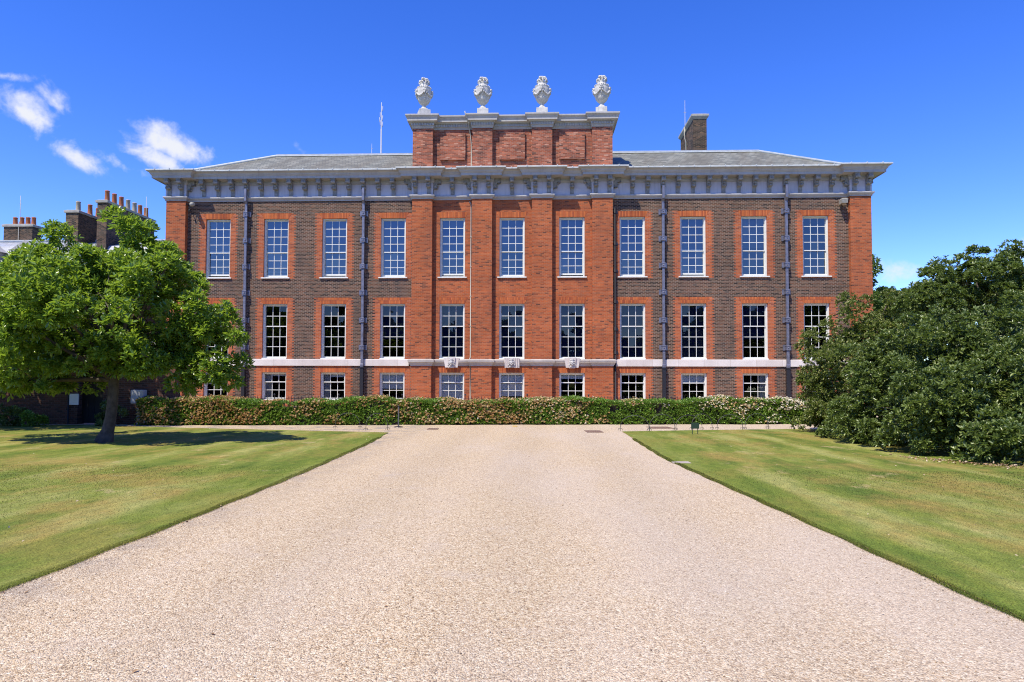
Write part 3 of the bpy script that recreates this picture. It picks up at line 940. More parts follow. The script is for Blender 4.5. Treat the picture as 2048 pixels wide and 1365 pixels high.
# antenna mast behind the ridge
t = empty('antenna_mast', (-8.52, 6.0, 13.2))
tag(t, 'tall thin antenna mast standing behind the slate roof ridge', 'antenna')
m = MB(); m.tube([(0, 0, 0), (0, 0, 4.4)], 0.042, 8); m.tube([(0, 0, 4.4), (0.0, 0, 6.1)], [0.032, 0.022], 8); m.build('pole', M['greybox'], t)
m = MB()
for (x, z) in ((0.09, 5.65), (-0.07, 5.25), (-0.1, 4.95), (0.09, 5.05), (0.09, 4.65), (-0.07, 4.75)):
    m.tube([(0, 0, z - 0.1), (x, -0.02, z - 0.1), (x, -0.02, z + 0.2)], 0.022, 6)
m.build('aerials', M['greybox'], t)
t = empty('lightning_rod', (-9.73, 8.5, 16.7))
tag(t, 'slender pale lightning rod on the low chimney behind the roof', 'lightning rod')
m = MB(); m.tube([(0, 0, 0), (0, 0, 0.85)], [0.02, 0.012], 6); m.tube([(-0.08, 0, 0.55), (0, 0, 0.47), (0.08, 0, 0.55)], 0.012, 5); m.build('rod', M['cable'], t)


# urns
def urn():
    r = empty('urn')
    m = MB(); m.bevbox(-0.30, 0.30, -0.30, 0.30, 0.0, 0.36, 0.015); m.bevbox(-0.17, 0.17, -0.17, 0.17, 0.36, 0.46, 0.02)
    m.build('plinth', M['urn'], r)
    m = MB()
    m.lathe([(0.16, 0.46), (0.17, 0.50), (0.12, 0.54), (0.10, 0.62), (0.15, 0.68), (0.24, 0.76), (0.30, 0.86), (0.335, 0.95), (0.33, 0.97), (0.35, 0.99), (0.37, 1.15), (0.395, 1.32), (0.39, 1.44), (0.37, 1.52), (0.38, 1.54), (0.38, 1.565),
             (0.365, 1.60), (0.30, 1.64), (0.255, 1.66), (0.25, 1.69), (0.235, 1.71), (0.235, 1.80), (0.25, 1.83), (0.22, 1.85)], seg=32, flute=(0.68, 0.95))
    m.build('body', M['urn'], r)
    g = MB()
    for k in range(4):
        a = k * math.pi / 2 - math.pi / 2
        d = Vector((math.cos(a), math.sin(a), 0)); sd = Vector((-d.y, d.x, 0))
        c = d * 0.415 + Vector((0, 0, 1.36))
        g.ball(c, (0.085, 0.085, 0.115), 0, 10, 7)
        g.ball(c + d * 0.085 + Vector((0, 0, -0.01)), 0.028, 0, 6, 4)
        g.ball(c + Vector((0, 0, 0.10)), (0.10, 0.10, 0.05), 0, 8, 5)
        for s in (-1, 1):
            g.ball(c + sd * s * 0.08 + Vector((0, 0, 0.03)), (0.05, 0.05, 0.08), 0, 8, 5)
            g.ball(c + sd * s * 0.055 + d * .03 + Vector((0, 0, -0.13)), (0.04, 0.04, 0.07), 0, 8, 5)
        g.ball(c + Vector((0, 0, -0.22)) - d * 0.03, (0.05, 0.05, 0.09), 0, 8, 5)
        pts = []; rr = []
        for q in range(9):                          # swag hanging between the heads
            th = a + (math.pi / 2) * q / 8
            z = 1.38 - 0.30 * math.sin(math.pi * q / 8)
            R = 0.425 - 0.035 * math.sin(math.pi * q / 8)
            pts.append((R * math.cos(th), R * math.sin(th), z)); rr.append(0.03 + 0.028 * math.sin(math.pi * q / 8))
        g.tube(pts, rr, 8)
        for q in range(1, 8): g.ball(Vector(pts[q]) * 1.0 + Vector((pts[q][0], pts[q][1], 0)).normalized() * 0.03, 0.035, 0, 6, 4)
    for k in range(20):
        th = 2 * math.pi * k / 20
        g.ball((0.375 * math.cos(th), 0.375 * math.sin(th), 1.585), 0.032, 0, 6, 4)
    g.build('garland', M['urn'], r)
    f = MB()
    rs = random.Random(5)
    for k in range(26):
        th = rs.uniform(0, 2 * math.pi); ph = rs.uniform(-0.1, 1.2)
        R = 0.21
        f.ball((R * math.cos(ph) * math.cos(th) * 1.1, R * math.cos(ph) * math.sin(th) * 1.1, 1.92 + 0.2 * math.sin(ph)), rs.uniform(0.055, 0.085), 0, 8, 5)
    for k in range(9):
        th = 2 * math.pi * k / 9
        f.tube([(0.2 * math.cos(th), 0.2 * math.sin(th), 1.82), (0.29 * math.cos(th), 0.29 * math.sin(th), 1.90), (0.30 * math.cos(th), 0.30 * math.sin(th), 1.83)], [0.05, 0.045, 0.02], 6)
    f.build('carved_flowers', M['urn'], r)
    return r


u0 = urn()
for i, (x, lb) in enumerate(((-4.8, 'carved stone urn at the left end of the attic, nearest the antenna mast'), (-1.6, 'carved stone urn above the second attic pilaster, beside the pale cable'),
                             (1.6, 'carved stone urn above the third attic pilaster from the left'), (4.8, 'carved stone urn at the right end of the attic, nearest the tall chimney'))):
    o = u0 if i == 0 else copy_tree(u0)
    o.location = (x, 0.05, 15.96); o.rotation_euler.z = (0.35, 0.05, -0.03, -0.15)[i]
    tag(o, lb, 'urn', 'stone urns on the attic')

# ------------------------------------------------------------------ GROUND
g = MB()
g.quad((-900, -200, -0.06), (900, -200, -0.06), (900, 1500, -0.06), (-900, 1500, -0.06))
tag(g.build('ground', M['field']), kind='structure')
g = MB()
g.quad((-32, -60, 0), (34, -60, 0), (34, -0.02, 0), (-32, -0.02, 0))
tag(g.build('gravel_driveway', M['gravel']), kind='structure')


def lawn(name, edge, far):
    """edge: polyline along the drive and path (world), far: the remaining corners. Slightly crowned slab with a soil lip"""
    pts = []
    rs = random.Random(3)
    for i in range(len(edge) - 1):
        a, b = Vector(edge[i]), Vector(edge[i + 1])
        n = max(2, int((b - a).length / 0.16))
        for q in range(n):
            p = a.lerp(b, q / n)
            w = 0.014 * math.sin(p.y * 1.3 + p.x) + 0.010 * math.sin(p.y * 4.3 + 1) + rs.uniform(-0.02, 0.02)
            pts.append((p.x + w, p.y + w * 0.4))
    pts.append(edge[-1])
    allp = pts + far
    m = MB()
    top = [(x, y, 0.013) for x, y in allp]
    m.add(top, [tuple(range(len(top)))], 0)
    vs = []; fs = []
    for (x, y) in allp: vs += [(x, y, 0.013), (x, y, -0.03)]
    n = len(allp)
    for i in range(n):
        j = (i + 1) % n
        fs.append((2 * i, 2 * j, 2 * j + 1, 2 * i + 1))
    m.add(vs, fs, 1)
    return tag(m.build(name, [M['lawn'], M['soil']]), kind='structure')


edgeL = [(-2.95, -50), (-2.84, -31), (-2.80, -28.3), (-2.82, -26.2), (-2.88, -23.6), (-3.10, -18.5), (-3.42, -14.4), (-6.5, -13.7), (-9.3, -13.1), (-12.9, -12.2), (-15.5, -11.6)]
edgeR = [(4.95, -50), (4.76, -31.3), (4.62, -28.9), (4.42, -25.8), (4.13, -21.3), (4.15, -17), (4.2, -13.36), (6.96, -12.5), (10.4, -11.7), (13, -11.2)]
lawn('lawn', edgeL, [(-31, -11.6), (-31, -50)])
lawn('lawn', edgeR, [(33, -9.8), (33, -50)])


# grass blades: density follows nearness to the camera so that near verges show blades
def edge_x(poly, y):
    ys = np.array([p[1] for p in poly[:7]]); xs = np.array([p[0] for p in poly[:7]])
    return np.interp(y, ys, xs)


def grass():
    P = []
    for (poly, s) in ((edgeL, -1), (edgeR, 1)):
        n = 120000
        d = 4.2 * (13.0 / 4.2) ** RNG.random(n)       # log-uniform distance
        y = CAM.y + d
        lat = RNG.random(n) ** 0.8 * (d * 0.80)
        ex = edge_x(poly, y)
        x = ex + s * (lat - 0.012 * RNG.random(n))
        ok = (np.abs(x - CAM.x) < d * 0.82 + 1.0) & (y < -12.9 if s > 0 else y < -14.3 + (np.minimum(0, x + 3.5) * -0.2) - 0.2)
        P.append(np.stack([x[ok], y[ok]], 1))
    # a fringe along the cut edges
    for (poly, s) in ((edgeL, -1), (edgeR, 1)):
        n = 42000
        d = 4.2 * (20.0 / 4.2) ** RNG.random(n)
        y = CAM.y + d
        x = edge_x(poly, y) + s * (RNG.random(n) ** 1.5 * 0.10 - 0.05 + 0.012 * np.sin(y * 5 + s) + 0.02 * (RNG.random(n) - .5))
        P.append(np.stack([x, y], 1))
    P = np.concatenate(P); N = len(P)
    dist = np.hypot(P[:, 0] - CAM.x, P[:, 1] - CAM.y)
    h = RNG.uniform(0.005, 0.015, N) * np.clip(dist / 9, 0.9, 1.6)
    w = 0.0022 * np.clip(dist / 5.0, 1.0, 4.0)
    a = RNG.uniform(0, 2 * math.pi, N)
    lean = RNG.uniform(0, 0.9, N); la = RNG.uniform(0, 2 * math.pi, N)
    V = np.zeros((N, 3, 3))
    base = np.concatenate([P, np.full((N, 1), 0.009)], 1)
    off = np.stack([np.cos(a) * w, np.sin(a) * w, np.zeros(N)], 1)
    V[:, 0] = base - off; V[:, 1] = base + off
    V[:, 2] = base + np.stack([np.cos(la) * lean * h, np.sin(la) * lean * h, h], 1)
    Q = np.arange(N * 3).reshape(N, 3)
    o = np_mesh('grass', V.reshape(-1, 3), Q, M['blades'], None, np.repeat(RNG.random(N), 3))
    tag(o, kind='stuff')


grass()


# ------------------------------------------------------------------ foliage
def unit(a):
    return a / np.maximum(np.linalg.norm(a, axis=1, keepdims=True), 1e-6)


def leaf_arrays(P, D, L, W, upbias=1.0, fold=0.22, droop=0.12):
    N = len(P)
    up = np.tile(np.array([[0, 0, 1.0]]), (N, 1)) * upbias + RNG.normal(0, 0.45, (N, 3))
    S = unit(np.cross(D, up)); U = unit(np.cross(S, D))
    L = L[:, None]; W = W[:, None]
    V = np.zeros((N, 6, 3))
    V[:, 0] = P
    V[:, 1] = P + D * .38 * L + S * .5 * W + U * fold * W
    V[:, 5] = P + D * .38 * L - S * .5 * W + U * fold * W
    V[:, 2] = P + D * .75 * L + S * .40 * W + U * (fold * W - droop * .5 * L)
    V[:, 4] = P + D * .75 * L - S * .40 * W + U * (fold * W - droop * .5 * L)
    V[:, 3] = P + D * L - U * droop * L
    idx = np.arange(N)[:, None] * 6
    Q = np.concatenate([idx + np.array([[0, 1, 2, 3]]), idx + np.array([[0, 3, 4, 5]])], 0)
    return V.reshape(-1, 3), Q


def rosettes(C, A, nl, L, W, spread=0.9, upbias=1.0):
    """whorls of nl leaves at centres C with axis A"""
    n = len(C)
    ref = np.where(np.abs(A[:, 2:3]) > 0.9, np.array([[1.0, 0, 0]]), np.array([[0, 0, 1.0]]))
    a = unit(np.cross(A, ref)); b = np.cross(A, a)
    Ps = []; Ds = []; T = []
    ph0 = RNG.uniform(0, 6.28, n)
    tone0 = RNG.random(n)
    for k in range(nl):
        ph = ph0 + 6.283 * k / nl + RNG.normal(0, 0.25, n)
        sp = spread * RNG.uniform(0.55, 1.3, n)
        d = unit(A * 1.0 + (a * np.cos(ph)[:, None] + b * np.sin(ph)[:, None]) * sp[:, None] * 1.2)
        Ps.append(C - A * RNG.uniform(0, 0.5, n)[:, None] * L); Ds.append(d)
        T.append(np.clip(tone0 * 0.6 + RNG.random(n) * 0.4, 0, 1))
    P = np.concatenate(Ps); D = np.concatenate(Ds); T = np.concatenate(T)
    N = len(P)
    sz = RNG.uniform(0.7, 1.15, N)
    V, Q = leaf_arrays(P, D, L * sz, W * sz, upbias)
    return V, Q, np.repeat(T, 6)


def ellipsoid_clumps(ells, dens, rmin, rmax, fill=0.25):
    """sub-clump centres on the shells of ellipsoids [(cx,cy,cz,rx,ry,rz)]"""
    out = []
    for e in ells:
        c = np.array(e[:3]); r = np.array(e[3:6])
        area = 4 * math.pi * ((r[0] * r[1]) ** 1.6 / 3 + (r[0] * r[2]) ** 1.6 / 3 + (r[1] * r[2]) ** 1.6 / 3) ** (1 / 1.6)
        n = max(3, int(area * dens))
        d = unit(RNG.normal(0, 1, (n, 3)))
        rad_ = np.where(RNG.random(n) < fill, RNG.uniform(0.3, 0.8, n), np.where(RNG.random(n) < 0.12, RNG.uniform(1.08, 1.3, n), RNG.uniform(0.82, 1.06, n)))
        P = c + d * r * rad_[:, None]
        out.append(np.concatenate([P, RNG.uniform(rmin, rmax, n)[:, None], d], 1))
    return np.concatenate(out)


def crown_from_clumps(cl, per, nl, L, W, zmin=0.1, upw=0.5, **kw):
    n = len(cl)
    C = np.repeat(cl[:, :3], per, 0); R = np.repeat(cl[:, 3], per)
    od = np.repeat(cl[:, 4:7], per, 0)
    d = unit(RNG.normal(0, 1, (n * per, 3)) + od * 0.5 + np.array([[0, 0, 0.25]]))
    P = C + d * (R * RNG.uniform(0.35, 1.0, n * per) ** 0.6)[:, None] * np.array([[1, 1, 0.8]])
    A = unit(d * 0.8 + od * 0.4 + np.array([[0, 0, upw]]) + RNG.normal(0, 0.25, (n * per, 3)))
    ok = P[:, 2] > zmin
    return rosettes(P[ok], A[ok], nl, L, W, **kw)


def limbs(mb, base, top, r0, r1, ends, rs, lean=0.0):
    """tapering trunk from base to top, then curved limbs to the given end points"""
    b, t = Vector(base), Vector(top)
    pts = []; rr = []
    for q in range(8):
        f = q / 7
        p = b.lerp(t, f) + Vector((0.05 * math.sin(f * 5), 0.04 * math.cos(f * 4), 0)) * (0 if q == 0 else 1)
        pts.append(p); rr.append(r0 + (r1 - r0) * f + (0.09 * (1 - f * 6) if f < 0.16 else 0))
    mb.tube(pts, rr, 14)
    for (ex, ey, ez) in ends:
        e = Vector((ex, ey, ez))
        s = pts[rs.choice([5, 6, 7])]
        mid = s.lerp(e, 0.5) + Vector((rs.uniform(-.2, .2), rs.uniform(-.2, .2), rs.uniform(-0.1, 0.35)))
        L = []; R = []
        for q in range(9):
            f = q / 8
            p = s.lerp(mid, f).lerp(mid.lerp(e, f), f)
            L.append(p); R.append(r1 * 0.62 * (1 - f) ** 0.8 + 0.012)
        mb.tube(L, R, 8)
        for q in range(4):
            i = rs.randint(3, 8)
            dv = Vector((rs.uniform(-1, 1), rs.uniform(-1, 1), rs.uniform(-0.2, 0.9))).normalized() * rs.uniform(0.5, 1.1)
            mb.tube([L[i], L[i] + dv * 0.5 + Vector((0, 0, .05)), L[i] + dv], [R[i] * 0.6 + .006, 0.012, 0.006], 6)


def tree(name, label, base, top, r0, r1, ells, dens, per, nl, L, W, leafmat, group=None, zmin=1.2, cat='tree', nlimb=16, rmin=0.4, rmax=0.65, upw=0.5, fill=0.25):
    t = empty(name, (0, 0, 0))
    t.location = base
    tag(t, label, cat, group)
    cl = ellipsoid_clumps(ells, dens, rmin, rmax, fill)
    cl = cl[cl[:, 2] > zmin + 0.15]
    rs = random.Random(len(label))
    mb = MB()
    ends = [tuple(cl[i, :3]) for i in RNG.choice(len(cl), min(nlimb, len(cl)), replace=False)]
    limbs(mb, base, top, r0, r1, ends, rs)
    o = mb.build('trunk', M['bark'], t); o.location = -Vector(base)
    V, Q, T = crown_from_clumps(cl, per, nl, L, W, zmin, upw)
    c = np_mesh('crown', V, Q, M[leafmat], t, T); c.location = -Vector(base)
    return t


TY = -18.44
magn = []
for (px, py, rx, ry, rz, dy) in ((230, 625, 2.1, 2.1, 1.3, 0), (230, 525, 1.25, 1.3, 0.8, 0), (256, 452, 0.3, 0.35, 0.35, 0), (285, 475, .45, .5, .35, .1), (325, 520, .4, .5, .4, 0), (118, 465, 0.22, 0.3, 0.38, .2), (105, 550, 1.15, 1.2, 0.65, .2), (10, 640, 1.7, 1.7, 1.15, .2),
                                 (345, 585, 0.95, 1.0, 0.7, -.2), (345, 665, 1.0, 1.1, .8, 0), (425, 650, 0.62, 0.7, 0.6, 0), (470, 668, 0.28, 0.35, 0.3, 0), (405, 728, 0.85, 0.8, 0.42, .1), (450, 740, .4, .5, .38, 0), (400, 768, .5, .5, .15, 0),
                                 (80, 715, 1.45, 1.3, 0.62, -.2), (130, 762, .7, .7, .2, 0), (40, 755, .9, .8, .3, 0), (255, 712, 1.6, 1.4, 0.45, 0), (190, 610, 1.1, 1.0, 0.9, -1.4)):
    magn.append((-9.66 + (px - 250) / 74, TY + dy, 3.81 - (py - 600) / 74, rx, ry, rz))
tree('magnolia_tree', 'leafy green tree with a leaning trunk on the left lawn', (-10.15, TY, 0.0), (-9.75, TY, 2.35), 0.145, 0.11, magn, 1.9, 33, 6, 0.155, 0.058, 'leaf_tree', zmin=1.15, nlimb=26, rmin=0.2, rmax=0.46, fill=0.3)
tree('magnolia_tree', 'leafy tree at the left edge of the picture, in front of the brick garden wall', (-18.9, -14.2, 0.0), (-18.8, -14.2, 2.2), 0.18, 0.13,
     [(-18.6, -14.2, 4.2, 3.0, 2.6, 1.9), (-16.6, -13.6, 3.6, 1.5, 1.5, 1.2), (-15.2, -12.9, 4.2, 1.5, 1.2, 1.0), (-17.5, -13.0, 4.8, 2.2, 1.5, 1.1), (-20.6, -13.6, 4.0, 2.0, 2.0, 1.6)], 1.2, 40, 6, 0.18, 0.066, 'leaf_tree', zmin=1.9, nlimb=12)

# evergreen mass on the right
def shrub(name, label, base, ells, dens, per, nl, L, W, leafmat, rmin, rmax, cat='shrub', upw=0.5, fill=0.2, nlimb=12):
    t = empty(name, base); tag(t, label, cat, 'evergreen shrubs right of the lawn')
    cl = ellipsoid_clumps(ells, dens, rmin, rmax, fill)
    cl = cl[cl[:, 2] > 0.05]
    # hidden far side needs less foliage
    mb = MB(); rs = random.Random(len(label))
    for i in RNG.choice(len(cl), min(nlimb, len(cl)), replace=False):
        e = Vector(cl[i, :3]); b = Vector(base) + Vector((rs.uniform(-.5, .5), rs.uniform(-.5, .5), 0))
        mid = b.lerp(e, 0.5) + Vector((rs.uniform(-.3, .3), rs.uniform(-.3, .3), 0.4))
        mb.tube([b, b.lerp(mid, .5) + Vector((0, 0, .1)), mid, mid.lerp(e, .5), e], [0.08, 0.065, 0.05, 0.03, 0.012], 6)
    o = mb.build('stems', M['bark'], t); o.location = -Vector(base)
    V, Q, T = crown_from_clumps(cl, per, nl, L, W, 0.03, upw)
    c = np_mesh('foliage', V, Q, M[leafmat], t, T); c.location = -Vector(base)
    return t


def pe(px, py, Y, rx, ry, rz):
    d = ray(px, py); k = (Y - CAM.y) / d.y
    p = CAM + d * k
    return (p.x, Y, p.z, rx, ry, rz)


shrub('evergreen_shrub', 'broad dark glossy evergreen shrub spilling onto the right lawn, nearest the camera', (13.6, -19.0, 0.0),
      [pe(1850, 770, -18.4, 1.5, 1.5, 1.5), pe(1755, 835, -17.6, 0.8, 0.9, 0.75), pe(1740, 745, -17.0, 0.65, 0.8, 0.7), pe(1950, 700, -18.0, 1.3, 1.4, 1.1), pe(1985, 850, -20.2, 1.3, 1.2, 0.75), pe(1860, 875, -19.8, 0.8, 0.8, 0.4), pe(2060, 770, -19.5, 1.4, 1.4, 1.5), pe(1700, 845, -15.8, .6, .7, .5), pe(1860, 780, -16.5, 2.0, 1.0, 1.3), pe(1900, 790, -17.5, 1.6, 1.2, 1.2), pe(1800, 740, -17.4, 1.0, 1.0, 1.0), pe(1990, 780, -18.5, 1.4, 1.2, 1.1), pe(1920, 880, -21.0, .9, .6, .55), pe(1880, 820, -20.2, 1.0, .7, .8), pe(2000, 800, -20.8, 1.2, .8, 1.0), pe(1715, 865, -15.2, .7, .6, .3), pe(1790, 880, -17.4, .9, .7, .35), pe(2060, 900, -21.8, 1.2, .7, .5)],
      1.9, 52, 7, 0.11, 0.042, 'leaf_bush', 0.28, 0.5, nlimb=16, fill=0.25)
shrub('evergreen_shrub', 'tall dark evergreen with spiky leading shoots at the far right', (16.2, -14.8, 0.0),
      [pe(1965, 630, -15.2, 1.9, 1.6, 1.6), pe(1970, 570, -15.4, 1.1, 1.0, .7), pe(2050, 540, -15.4, .7, .6, .6), pe(1975, 560, -15.2, 0.75, .7, .5), pe(1960, 520, -15.2, .22, .25, .45), pe(1886, 540, -15.2, .26, .3, .55), pe(1872, 580, -15.2, .4, .4, .5), pe(1850, 620, -15.4, .7, .8, .6), pe(1900, 600, -15.4, .7, .8, .6), pe(2010, 530, -15.3, .3, .3, .4), pe(2048, 560, -15.3, .4, .4, .5), pe(2110, 620, -15.2, 1.6, 1.5, 1.5), pe(1925, 545, -15.2, .25, .3, .35)],
      2.3, 44, 7, 0.105, 0.04, 'leaf_bush', 0.16, 0.42)
shrub('evergreen_shrub', 'lighter olive-green shrub between the hedge and the dark evergreens', (12.2, -12.6, 0.0),
      [pe(1695, 765, -13.1, 1.15, 1.3, 1.45), pe(1660, 825, -13.3, 0.65, 0.9, 0.5), pe(1648, 700, -12.9, .42, .6, .55), pe(1718, 645, -12.9, .75, .8, .75), pe(1790, 635, -12.9, .95, 1.0, .8), pe(1642, 775, -13.0, .5, .7, .7), pe(1648, 690, -12.8, .5, .6, .6), pe(1650, 830, -13.6, .7, .8, .5), pe(1690, 720, -13.6, 1.0, .9, 1.0), pe(1750, 700, -13.4, 1.0, 1.0, 1.0), pe(1850, 660, -12.9, 1.2, 1.2, 1.0)],
      2.9, 46, 6, 0.095, 0.038, 'leaf_olive', 0.2, 0.42)

# trees beyond the palace on the right
for (lb, b, tp, ells) in (('slender green tree rising behind the right corner of the palace', (27.5, 20, 0), (27.6, 20, 5), [(27.8, 20, 8.0, 2.0, 2.0, 3.4), (27.6, 20, 10.2, 1.1, 1.1, 1.3)]),
                          ('rounded distant tree seen over the olive shrub', (36.5, 32, 0), (36.5, 32, 5), [(36.5, 32, 8.0, 3.2, 3, 2.7), (33.5, 32, 7.3, 2.5, 2.5, 2.5)]),
                          ('low distant tree beside the rounded one, over the dark evergreen', (42.5, 30, 0), (42.5, 30, 5), [(42.5, 30, 8.2, 3.4, 3, 2.6), (46.5, 30, 7.6, 3, 3, 2.8)])):
    tree('broadleaf_tree', lb, b, tp, 0.25, 0.16, ells, 0.7, 40, 5, 0.32, 0.14, 'leaf_far', 'trees beyond the palace', zmin=3.0, nlimb=8, rmin=0.6, rmax=1.0)


# the park behind the viewpoint, mirrored in the window panes
def woodland():
    ells = []
    for x in list(np.arange(-95, -22, 7.5)) + list(np.arange(33, 110, 7.5)):
        ells.append((x, -80 + RNG.normal(0, 3), 8.0, 5.2, 4, 6.5 + RNG.normal(0, 1)))
    for x in np.arange(-22, 34, 5.0):
        ells.append((x, -92 + RNG.normal(0, 3), 4.5, 4.4, 3, 6.0 + RNG.normal(0, .6)))
    cl = ellipsoid_clumps(ells, 0.16, 1.2, 2.0)
    V, Q, T = crown_from_clumps(cl, 18, 5, 1.3, 0.75, 0.0)
    tag(np_mesh('woodland', V, Q, M['leaf_far'], None, T), kind='stuff')


woodland()


# flowering hedge
def hedge():
    t = empty('hedge', (-0.7, -9.6, 0.0))
    tag(t, 'long low clipped hedge speckled with cream and brown flower heads along the palace front', 'hedge')
    A = np.array([-13.45, -11.45]); B = np.array([12.6, -8.55])
    dv = (B - A); LN = np.hypot(*dv); dv = dv / LN; nv = np.array([dv[1], -dv[0]])     # towards the camera
    depth = 1.25

    def hgt(s):
        return 0.93 + 0.05 * np.sin(s * 0.9) + 0.04 * np.sin(s * 2.3 + 1) + 0.03 * np.sin(s * 5.1) - 0.16 * np.exp(-((s - 5.45) / 0.33) ** 2) - 0.09 * np.exp(-((s - 14.0) / 0.3) ** 2)

    def bulge(s, z):
        return 0.06 * np.sin(s * 1.7 + z * 2) + 0.05 * np.sin(s * 4.1 + z * 5 + 2) - 0.10 * (z - 0.45)

    def surf(n, top):
        s = RNG.random(n) * LN
        if top:
            dep = RNG.random(n) * depth
            z = hgt(s) * (1 - 0.06 * (dep > depth * .8)) + RNG.normal(0, 0.025, n) - 0.08 * np.exp(-dep / 0.10)
            out = np.tile(np.array([[0, 0, 1.0]]), (n, 1)) + 0
        else:
            z = RNG.random(n) ** 0.95 * hgt(s)
            dep = -bulge(s, z) + RNG.normal(0, 0.03, n)
            out = np.concatenate([np.tile(nv, (n, 1)), np.full((n, 1), 0.35)], 1)
        xy = A + s[:, None] * dv - dep[:, None] * nv
        return np.concatenate([xy, z[:, None]], 1), unit(out), s, z

    Vs = []; Qs = []; Ts = []; off = 0
    FV = []; FQ = []; FT = []; foff = 0
    for top, n in ((False, 11000), (True, 9000)):
        P, O, s, z = surf(n, top)
        Ax = unit(O + RNG.normal(0, 0.45, (n, 3)) + np.array([[0, 0, 0.3]]))
        # bare woody patches
        bare = (np.exp(-((s - 17.9) / 0.22) ** 2 - ((z - 0.62) / 0.2) ** 2) + np.exp(-((s - 19.65) / 0.25) ** 2 - ((z - 0.55) / 0.22) ** 2) + 0.9 * np.exp(-((s - 2.95) / 0.25) ** 2 - ((z - 0.4) / 0.13) ** 2) + np.exp(-((s - 5.45) / 0.3) ** 2 - ((z - 0.75) / 0.14) ** 2)) > RNG.uniform(0.25, 0.9, n)
        ok = ~bare & (P[:, 2] > 0.03)
        V, Q, T = rosettes(P[ok], Ax[ok], 5, 0.085, 0.036)
        Vs.append(V); Qs.append(Q + off); Ts.append(T); off += len(V)
        n2 = int(n * 0.95)
        P, O, s, z = surf(n2, top)
        dens = 0.45 + 0.3 * np.sin(s * 0.55 + 0.6) + 0.25 * np.sin(s * 1.9 + z * 4) + 0.25 * np.sin(s * 3.7 - z * 6 + 1)
        dens = dens - 0.12 - 0.45 * (s > 18.5) * (z < 0.55) - 0.12 * (s > 18)
        bare = (np.exp(-((s - 17.9) / 0.28) ** 2 - ((z - 0.62) / 0.25) ** 2) + np.exp(-((s - 19.65) / 0.3) ** 2 - ((z - 0.55) / 0.27) ** 2) + np.exp(-((s - 5.45) / 0.4) ** 2 - ((z - 0.75) / 0.2) ** 2)) > 0.35
        ok = (RNG.random(n2) < dens) & ~bare & (P[:, 2] > 0.05)
        Ax = unit(O[ok] + np.array([[0, 0, 0.7]]) + RNG.normal(0, 0.25, (ok.sum(), 3)))
        V, Q, T = rosettes(P[ok] + O[ok] * 0.055, Ax, 7, 0.052, 0.036, spread=1.5)
        warm = np.clip(0.36 + 0.016 * (s[ok] - 11) + 0.30 * np.clip((s[ok] - 17) / 3, 0, 1) + RNG.normal(0, 0.2, ok.sum()) + 0.12 * np.sin(s[ok] * 1.3), 0, 1)
        T = np.clip(np.repeat(np.tile(warm, 7), 6) + (T - 0.5) * 0.25, 0, 1)
        FV.append(V); FQ.append(Q + foff); FT.append(T); foff += len(V)
    o = np_mesh('foliage', np.concatenate(Vs), np.concatenate(Qs), M['leaf_hedge'], t, np.concatenate(Ts)); o.location = -t.location
    o = np_mesh('blossom', np.concatenate(FV), np.concatenate(FQ), M['blossom'], t, np.concatenate(FT)); o.location = -t.location
    # woody inside
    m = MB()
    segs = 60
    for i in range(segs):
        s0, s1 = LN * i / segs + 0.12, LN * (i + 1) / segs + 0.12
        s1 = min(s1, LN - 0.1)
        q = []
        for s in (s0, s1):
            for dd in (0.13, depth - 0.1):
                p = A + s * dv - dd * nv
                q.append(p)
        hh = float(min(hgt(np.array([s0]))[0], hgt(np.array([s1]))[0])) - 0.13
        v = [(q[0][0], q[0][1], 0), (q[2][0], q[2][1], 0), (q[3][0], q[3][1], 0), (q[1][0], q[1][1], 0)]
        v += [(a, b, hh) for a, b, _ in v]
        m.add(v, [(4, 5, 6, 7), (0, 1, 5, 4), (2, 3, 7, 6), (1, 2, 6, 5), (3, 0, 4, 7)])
    rs = random.Random(9)
    for i in range(1500):
        s = rs.uniform(0.1, LN - 0.1) if i > 700 else rs.choice([17.9, 19.65, 5.45, 2.95]) + rs.gauss(0, 0.25)
        z = rs.uniform(0.15, 0.85)
        p = A + s * dv + rs.uniform(-0.16, -0.02) * nv
        d = Vector((rs.uniform(-.6, .6), -0.8, rs.uniform(-.2, 1))).normalized() * rs.uniform(.08, .2)
        m.tube([(p[0], p[1], z), (p[0] + d.x, p[1] + d.y, z + d.z)], 0.004, 4, smooth=False)
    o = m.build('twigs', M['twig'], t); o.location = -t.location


hedge()

# railing behind the hedge
t = empty('iron_railing', (-2, -8.3, 0)); tag(t, 'black spiked iron railing just showing above the flowering hedge', 'railing')
m = MB(); r2 = MB()
Lx0, Lx1 = -13.2, 12.5
yy = lambda x: -9.0 + (x + 13.2) * 0.1
n = 190
for q in range(n):
    x = Lx0 + (Lx1 - Lx0) * q / (n - 1); y = yy(x)
    big = q % 19 == 9
    r = 0.018 if big else 0.011
    m.tube([(x, y, 0), (x, y, 1.0), (x, y, 1.07 if not big else 1.05)], [r, r, 0.002 if not big else r], 6, smooth=False)
    if big: m.ball((x, y, 1.10), 0.04, 0, 8, 6)
for z in (0.18, 0.92):
    r2.add([(Lx0, yy(Lx0) - .02, z), (Lx1, yy(Lx1) - .02, z), (Lx1, yy(Lx1) + .02, z), (Lx0, yy(Lx0) + .02, z), (Lx0, yy(Lx0) - .02, z + .02), (Lx1, yy(Lx1) - .02, z + .02), (Lx1, yy(Lx1) + .02, z + .02), (Lx0, yy(Lx0) + .02, z + .02)],
           [(0, 3, 2, 1), (4, 5, 6, 7), (0, 1, 5, 4), (1, 2, 6, 5), (2, 3, 7, 6), (3, 0, 4, 7)])
